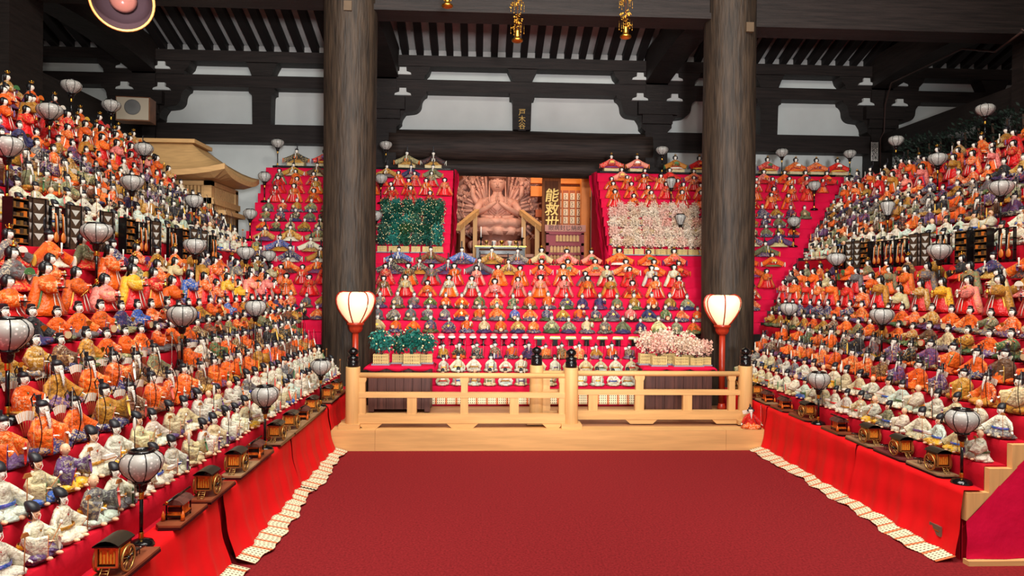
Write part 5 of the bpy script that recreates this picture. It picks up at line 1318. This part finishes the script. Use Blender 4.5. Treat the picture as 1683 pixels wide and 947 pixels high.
b = MB(); b.lathe([(.076, -.026), (.070, .0), (.055, .05), (.0, .06)], INN, 40, M=M_, cap0=False, cap1=False); b.obj('reflector', t)
b = MB(); b.lathe([(.0, .0), (.028, .004), (.036, .022), (.03, .05)], mat('unlit_bulb', lin(176, 110, 96), .25), 24, M=M_); b.obj('bulb', t)
b = MB(); rg_ = [(.076, -.028), (.0795, -.034), (.083, -.028), (.0795, -.022)]; b.lathe(rg_+[rg_[0]], RIM, 40, M=M_, cap0=False, cap1=False); b.obj('rim', t)
b = MB(); b.tube([(-.05, .12, .08), (-.05, .14, .4), (-.05, .14, 4.86)], .006, LACQ, 8); b.obj('cable', t)
t = thing('name_strip', 'small carved gold characters on a dark strip over the statue opening', 'sign', (.70, 11.735, 4.42))
b = MB(); b.box(-.065, .065, 0, .012, -.19, .19, TIMBER); b.obj('strip', t)
for i, ch in enumerate('戸木谷'): text(ch, .125, (0, -.003, .115-.115*i), GOLDP, t)
t = thing('notice_sign', 'white notice with black characters on the corner column beside pole lantern', 'sign', (6.86, 11.70, 3.98))
b = MB(); b.box(-.06, .06, 0, .01, -.165, .165, MOCHI); b.obj('paper', t)
for i, ch in enumerate('圖役保'): text(ch, .115, (0, -.003, .108-.105*i), INKP, t)
CAB = mat('brown_cable', lin(66, 46, 40), .5)
b = MB(); b.tube([(6.50, 8.02, 4.74), (6.60, 8.02, 4.68), (6.58, 8.06, 4.3), (6.62, 8.04, 3.9)], .012, CAB, 8); b.tube([(6.50, 8.02, 4.70), (6.70, 8.7, 4.70), (6.76, 9.4, 4.98), (6.78, 11.1, 5.0), (6.92, 11.5, 4.75), (6.95, 11.58, 4.3), (6.95, 11.68, 4.2), (6.95, 11.68, 3.7)], .014, CAB, 8)
tag(b.obj('electric_cable', None), 'brown electric cable running along the dark beam and down the corner column', 'cable')
# dark evergreen screen behind the pine-ended stand
EV = brocade('evergreen_leaf', 30, .5, .7, [lin(18, 44, 30), lin(26, 54, 34), lin(12, 32, 24), lin(34, 60, 36)], 0)
b = MB(); rr = random.Random(9)
for i in range(4600):
    y = rr.uniform(5.2, 9.9); z = rr.uniform(3.05, 3.78-.10*abs(sin(y*2.3))); x = 6.17+rr.uniform(-.12, .15)
    d = Vector((rr.uniform(-1, -.1), rr.uniform(-.8, .8), rr.uniform(.1, 1))).normalized(); e = d.cross(Vector((rr.uniform(-1, 1), rr.uniform(-1, 1), .2))).normalized(); l_ = rr.uniform(.035, .075); w_ = l_*.2
    c_ = Vector((x, y, z)); b.add([c_, c_+d*l_*.5+e*w_, c_+d*l_, c_+d*l_*.5-e*w_], [(0,1,2,3)], EV)
for i in range(20): y = 5.2+i*.235; b.tube([(6.2, y, 2.9), (6.18, y+.03, 3.6)], .014, BARK, 5)
o = tag(b.obj('evergreen_foliage', None, color=lin(14, 34, 24)), 'dark green leafy screen along the back of the pine-ended stand', 'greenery'); o['kind'] = 'stuff'

# ------------------------------------------------------------------ folding screens, instrument racks and book shelves on the eleventh step
SCR = mat('screen_lacquer', lin(66, 50, 36), .4, var=.45, vscale=90); SIL = mat('silver_leaf', lin(206, 208, 200), .4, .2); LUT = mat('lute_wood', lin(206, 112, 38), .35)
def screen_parts():
    ps = []
    for i, (x, a) in enumerate(((-.085, .35), (.0, -.35), (.085, .35))):
        M_ = Matrix.Translation((x, 0, 0)) @ Matrix.Rotation(a, 4, 'Z'); b = MB()
        b.box(-.043, .043, -.004, .004, .0, .30, SCR, M_)
        for q in (-.043, .039): b.box(q, q+.004, -.006, .006, 0, .303, LACQ, M_)
        b.box(-.043, .043, -.006, .006, .298, .303, LACQ, M_)
        for j in range(4):
            z = .268-.062*j
            tri = [M_ @ Vector(p) for p in ((-.031, -.006, z), (.031, -.006, z), (0, -.006, z-.042), (-.031, -.003, z), (.031, -.003, z), (0, -.003, z-.042))]
            b.add(tri, [(0,2,1),(3,4,5),(0,1,4,3),(1,2,5,4),(2,0,3,5)], SIL)
        ps.append(('screen_panel', b))
    return [(n, b.mesh(n)) for n, b in ps]
def lute_parts():
    ps = []; b = MB()
    for x in (-.075, .0, .075): b.box(x-.004, x+.004, -.012, .012, 0, .27, LACQ)
    for z in (.012, .09, .18, .262): b.box(-.079, .079, -.012, .012, z, z+.008, LACQ)
    for x in (-.075, .075): b.box(x-.006, x+.006, -.035, .035, 0, .01, LACQ)
    ps.append(('rack_frame', b))
    for x in (-.038, .038):
        b = MB(); b.egg((x, -.02, .07), .024, .010, .036, LUT, 12, 8, lambda p, d: Vector((p.x*(1-.25*d.z), p.y, p.z))); b.tube([(x, -.02, .10), (x, -.018, .19), (x, -.012, .225)], [.006, .005, .006], LUT, 6); b.tube([(x-.014, -.014, .215), (x+.014, -.014, .215)], .0025, LACQ, 5)
        for q in (-.003, .003): b.tube([(x+q, -.031, .06), (x+q*.6, -.024, .21)], .0007, CORD, 4)
        ps.append(('lute', b))
    return [(n, b.mesh(n)) for n, b in ps]
def shelf_parts():
    ps = []; b = MB()
    for x in (-.07, .07): b.box(x-.004, x+.004, -.03, .03, 0, .28, LACQ)
    for i in range(6): b.box(-.07, .07, -.03, .03, .01+i*.052, .015+i*.052, BRASS)
    b.box(-.07, .07, .028, .03, 0, .28, LACQ); ps.append(('shelf_frame', b)); rr = random.Random(4)
    for i in range(5):
        for j in range(4):
            b = MB(); x = -.05+j*.033; b.box(x-.013, x+.013, -.026, .02, .0155+i*.052, .0155+i*.052+rr.uniform(.018, .034), (BRASS, SCR, LUT, SCR)[(i+j) % 4]); ps.append(('booklet', b))
    return [(n, b.mesh(n)) for n, b in ps]
FP = {'s': screen_parts(), 'l': lute_parts(), 'b': shelf_parts()}
FN = {'s': ('folding_screen', 'screen', 'dark folding screen with silver triangles'), 'l': ('instrument_rack', 'rack', 'black rack holding two orange lutes'), 'b': ('book_shelf', 'shelf', 'black and gilt miniature book shelf')}
k = 10
for side, items in (('L', (('b', 4.44), ('s', 4.66), ('l', 4.86), ('s', 5.07), ('s', 5.50), ('b', 5.80), ('l', 6.04), ('s', 6.30), ('l', 6.62), ('b', 6.86), ('s', 7.12), ('s', 7.38), ('l', 7.62))),
                    ('R', (('l', 5.42), ('b', 5.68), ('b', 5.92), ('l', 6.20), ('s', 6.54), ('l', 6.82), ('l', 7.02), ('l', 7.24), ('b', 7.46), ('s', 7.74), ('l', 8.0)))):
    for i, (kd, y) in enumerate(items):
        n, cat, lb = FN[kd]; x = xl(k)-RUN*.55 if side == 'L' else xr(k)+RUN*.55
        t = thing(n, f'{lb}, {ORD[i]} from {"front" if side == "L" else "open end"} on eleventh step of {SPK if side == "L" else PNE}', cat, (x, y, zs(k)+.006), pi/2 if side == 'L' else -pi/2, 'doll furnishings on the eleventh step', 1.05)
        for nn, me in FP[kd]: link(nn, me, t)

# ------------------------------------------------------------------ light
sc = bpy.context.scene
w = bpy.data.worlds.new('world'); sc.world = w; w.use_nodes = True
bg = w.node_tree.nodes['Background']; bg.inputs[0].default_value = (1, .97, .93, 1); bg.inputs[1].default_value = .4
def area(name, loc, target, sx, sy, power, col):
    l = bpy.data.lights.new(name, 'AREA'); l.shape = 'RECTANGLE'; l.size = sx; l.size_y = sy; l.energy = power; l.color = col
    o = bpy.data.objects.new(name, l); C.objects.link(o); o.location = loc
    o.rotation_euler = (Vector(target)-Vector(loc)).to_track_quat('-Z', 'Y').to_euler()
def spot(name, loc, target, power, col, ang=70, blend=.6, r=.1):
    l = bpy.data.lights.new(name, 'SPOT'); l.energy = power; l.color = col; l.spot_size = math.radians(ang); l.spot_blend = blend; l.shadow_soft_size = r
    o = bpy.data.objects.new(name, l); C.objects.link(o); o.location = loc
    o.rotation_euler = (Vector(target)-Vector(loc)).to_track_quat('-Z', 'Y').to_euler()
W = (1, .95, .87)
spot('hall_spotlight', (-.6, .6, 3.9), (-3.0, 6.0, 1.5), 330, W, 90)
spot('hall_spotlight', (1.9, .6, 3.9), (4.4, 7.0, 1.5), 330, W, 90)
spot('hall_spotlight', (.6, 1.2, 3.7), (.5, 10.5, 2.8), 330, W, 80)
spot('added_eave_fill', (.6, -1.6, 1.7), (.8, 11, 5.6), 2400, (.97, .98, 1), 60, .5, .25)  # added fill from behind the camera, brightens eaves and upper wall
area('added_carpet_fill', (.5, 2.4, 6.8), (.5, 3.6, 0), 6, 4, 820, W)  # unseen overhead fill, added to brighten the carpet and the stands
for x in (-.2, 1.4):
    l = bpy.data.lights.new('alcove_light', 'POINT'); l.energy = 38; l.color = (1, .86, .68); l.shadow_soft_size = .2
    o = bpy.data.objects.new('alcove_light', l); C.objects.link(o); o.location = (x, 12.6, 4.3)
vs = sc.view_settings; vs.view_transform = 'Standard'; vs.look = 'None'; vs.gamma = 1; vs.exposure = 0; vs.use_curve_mapping = False
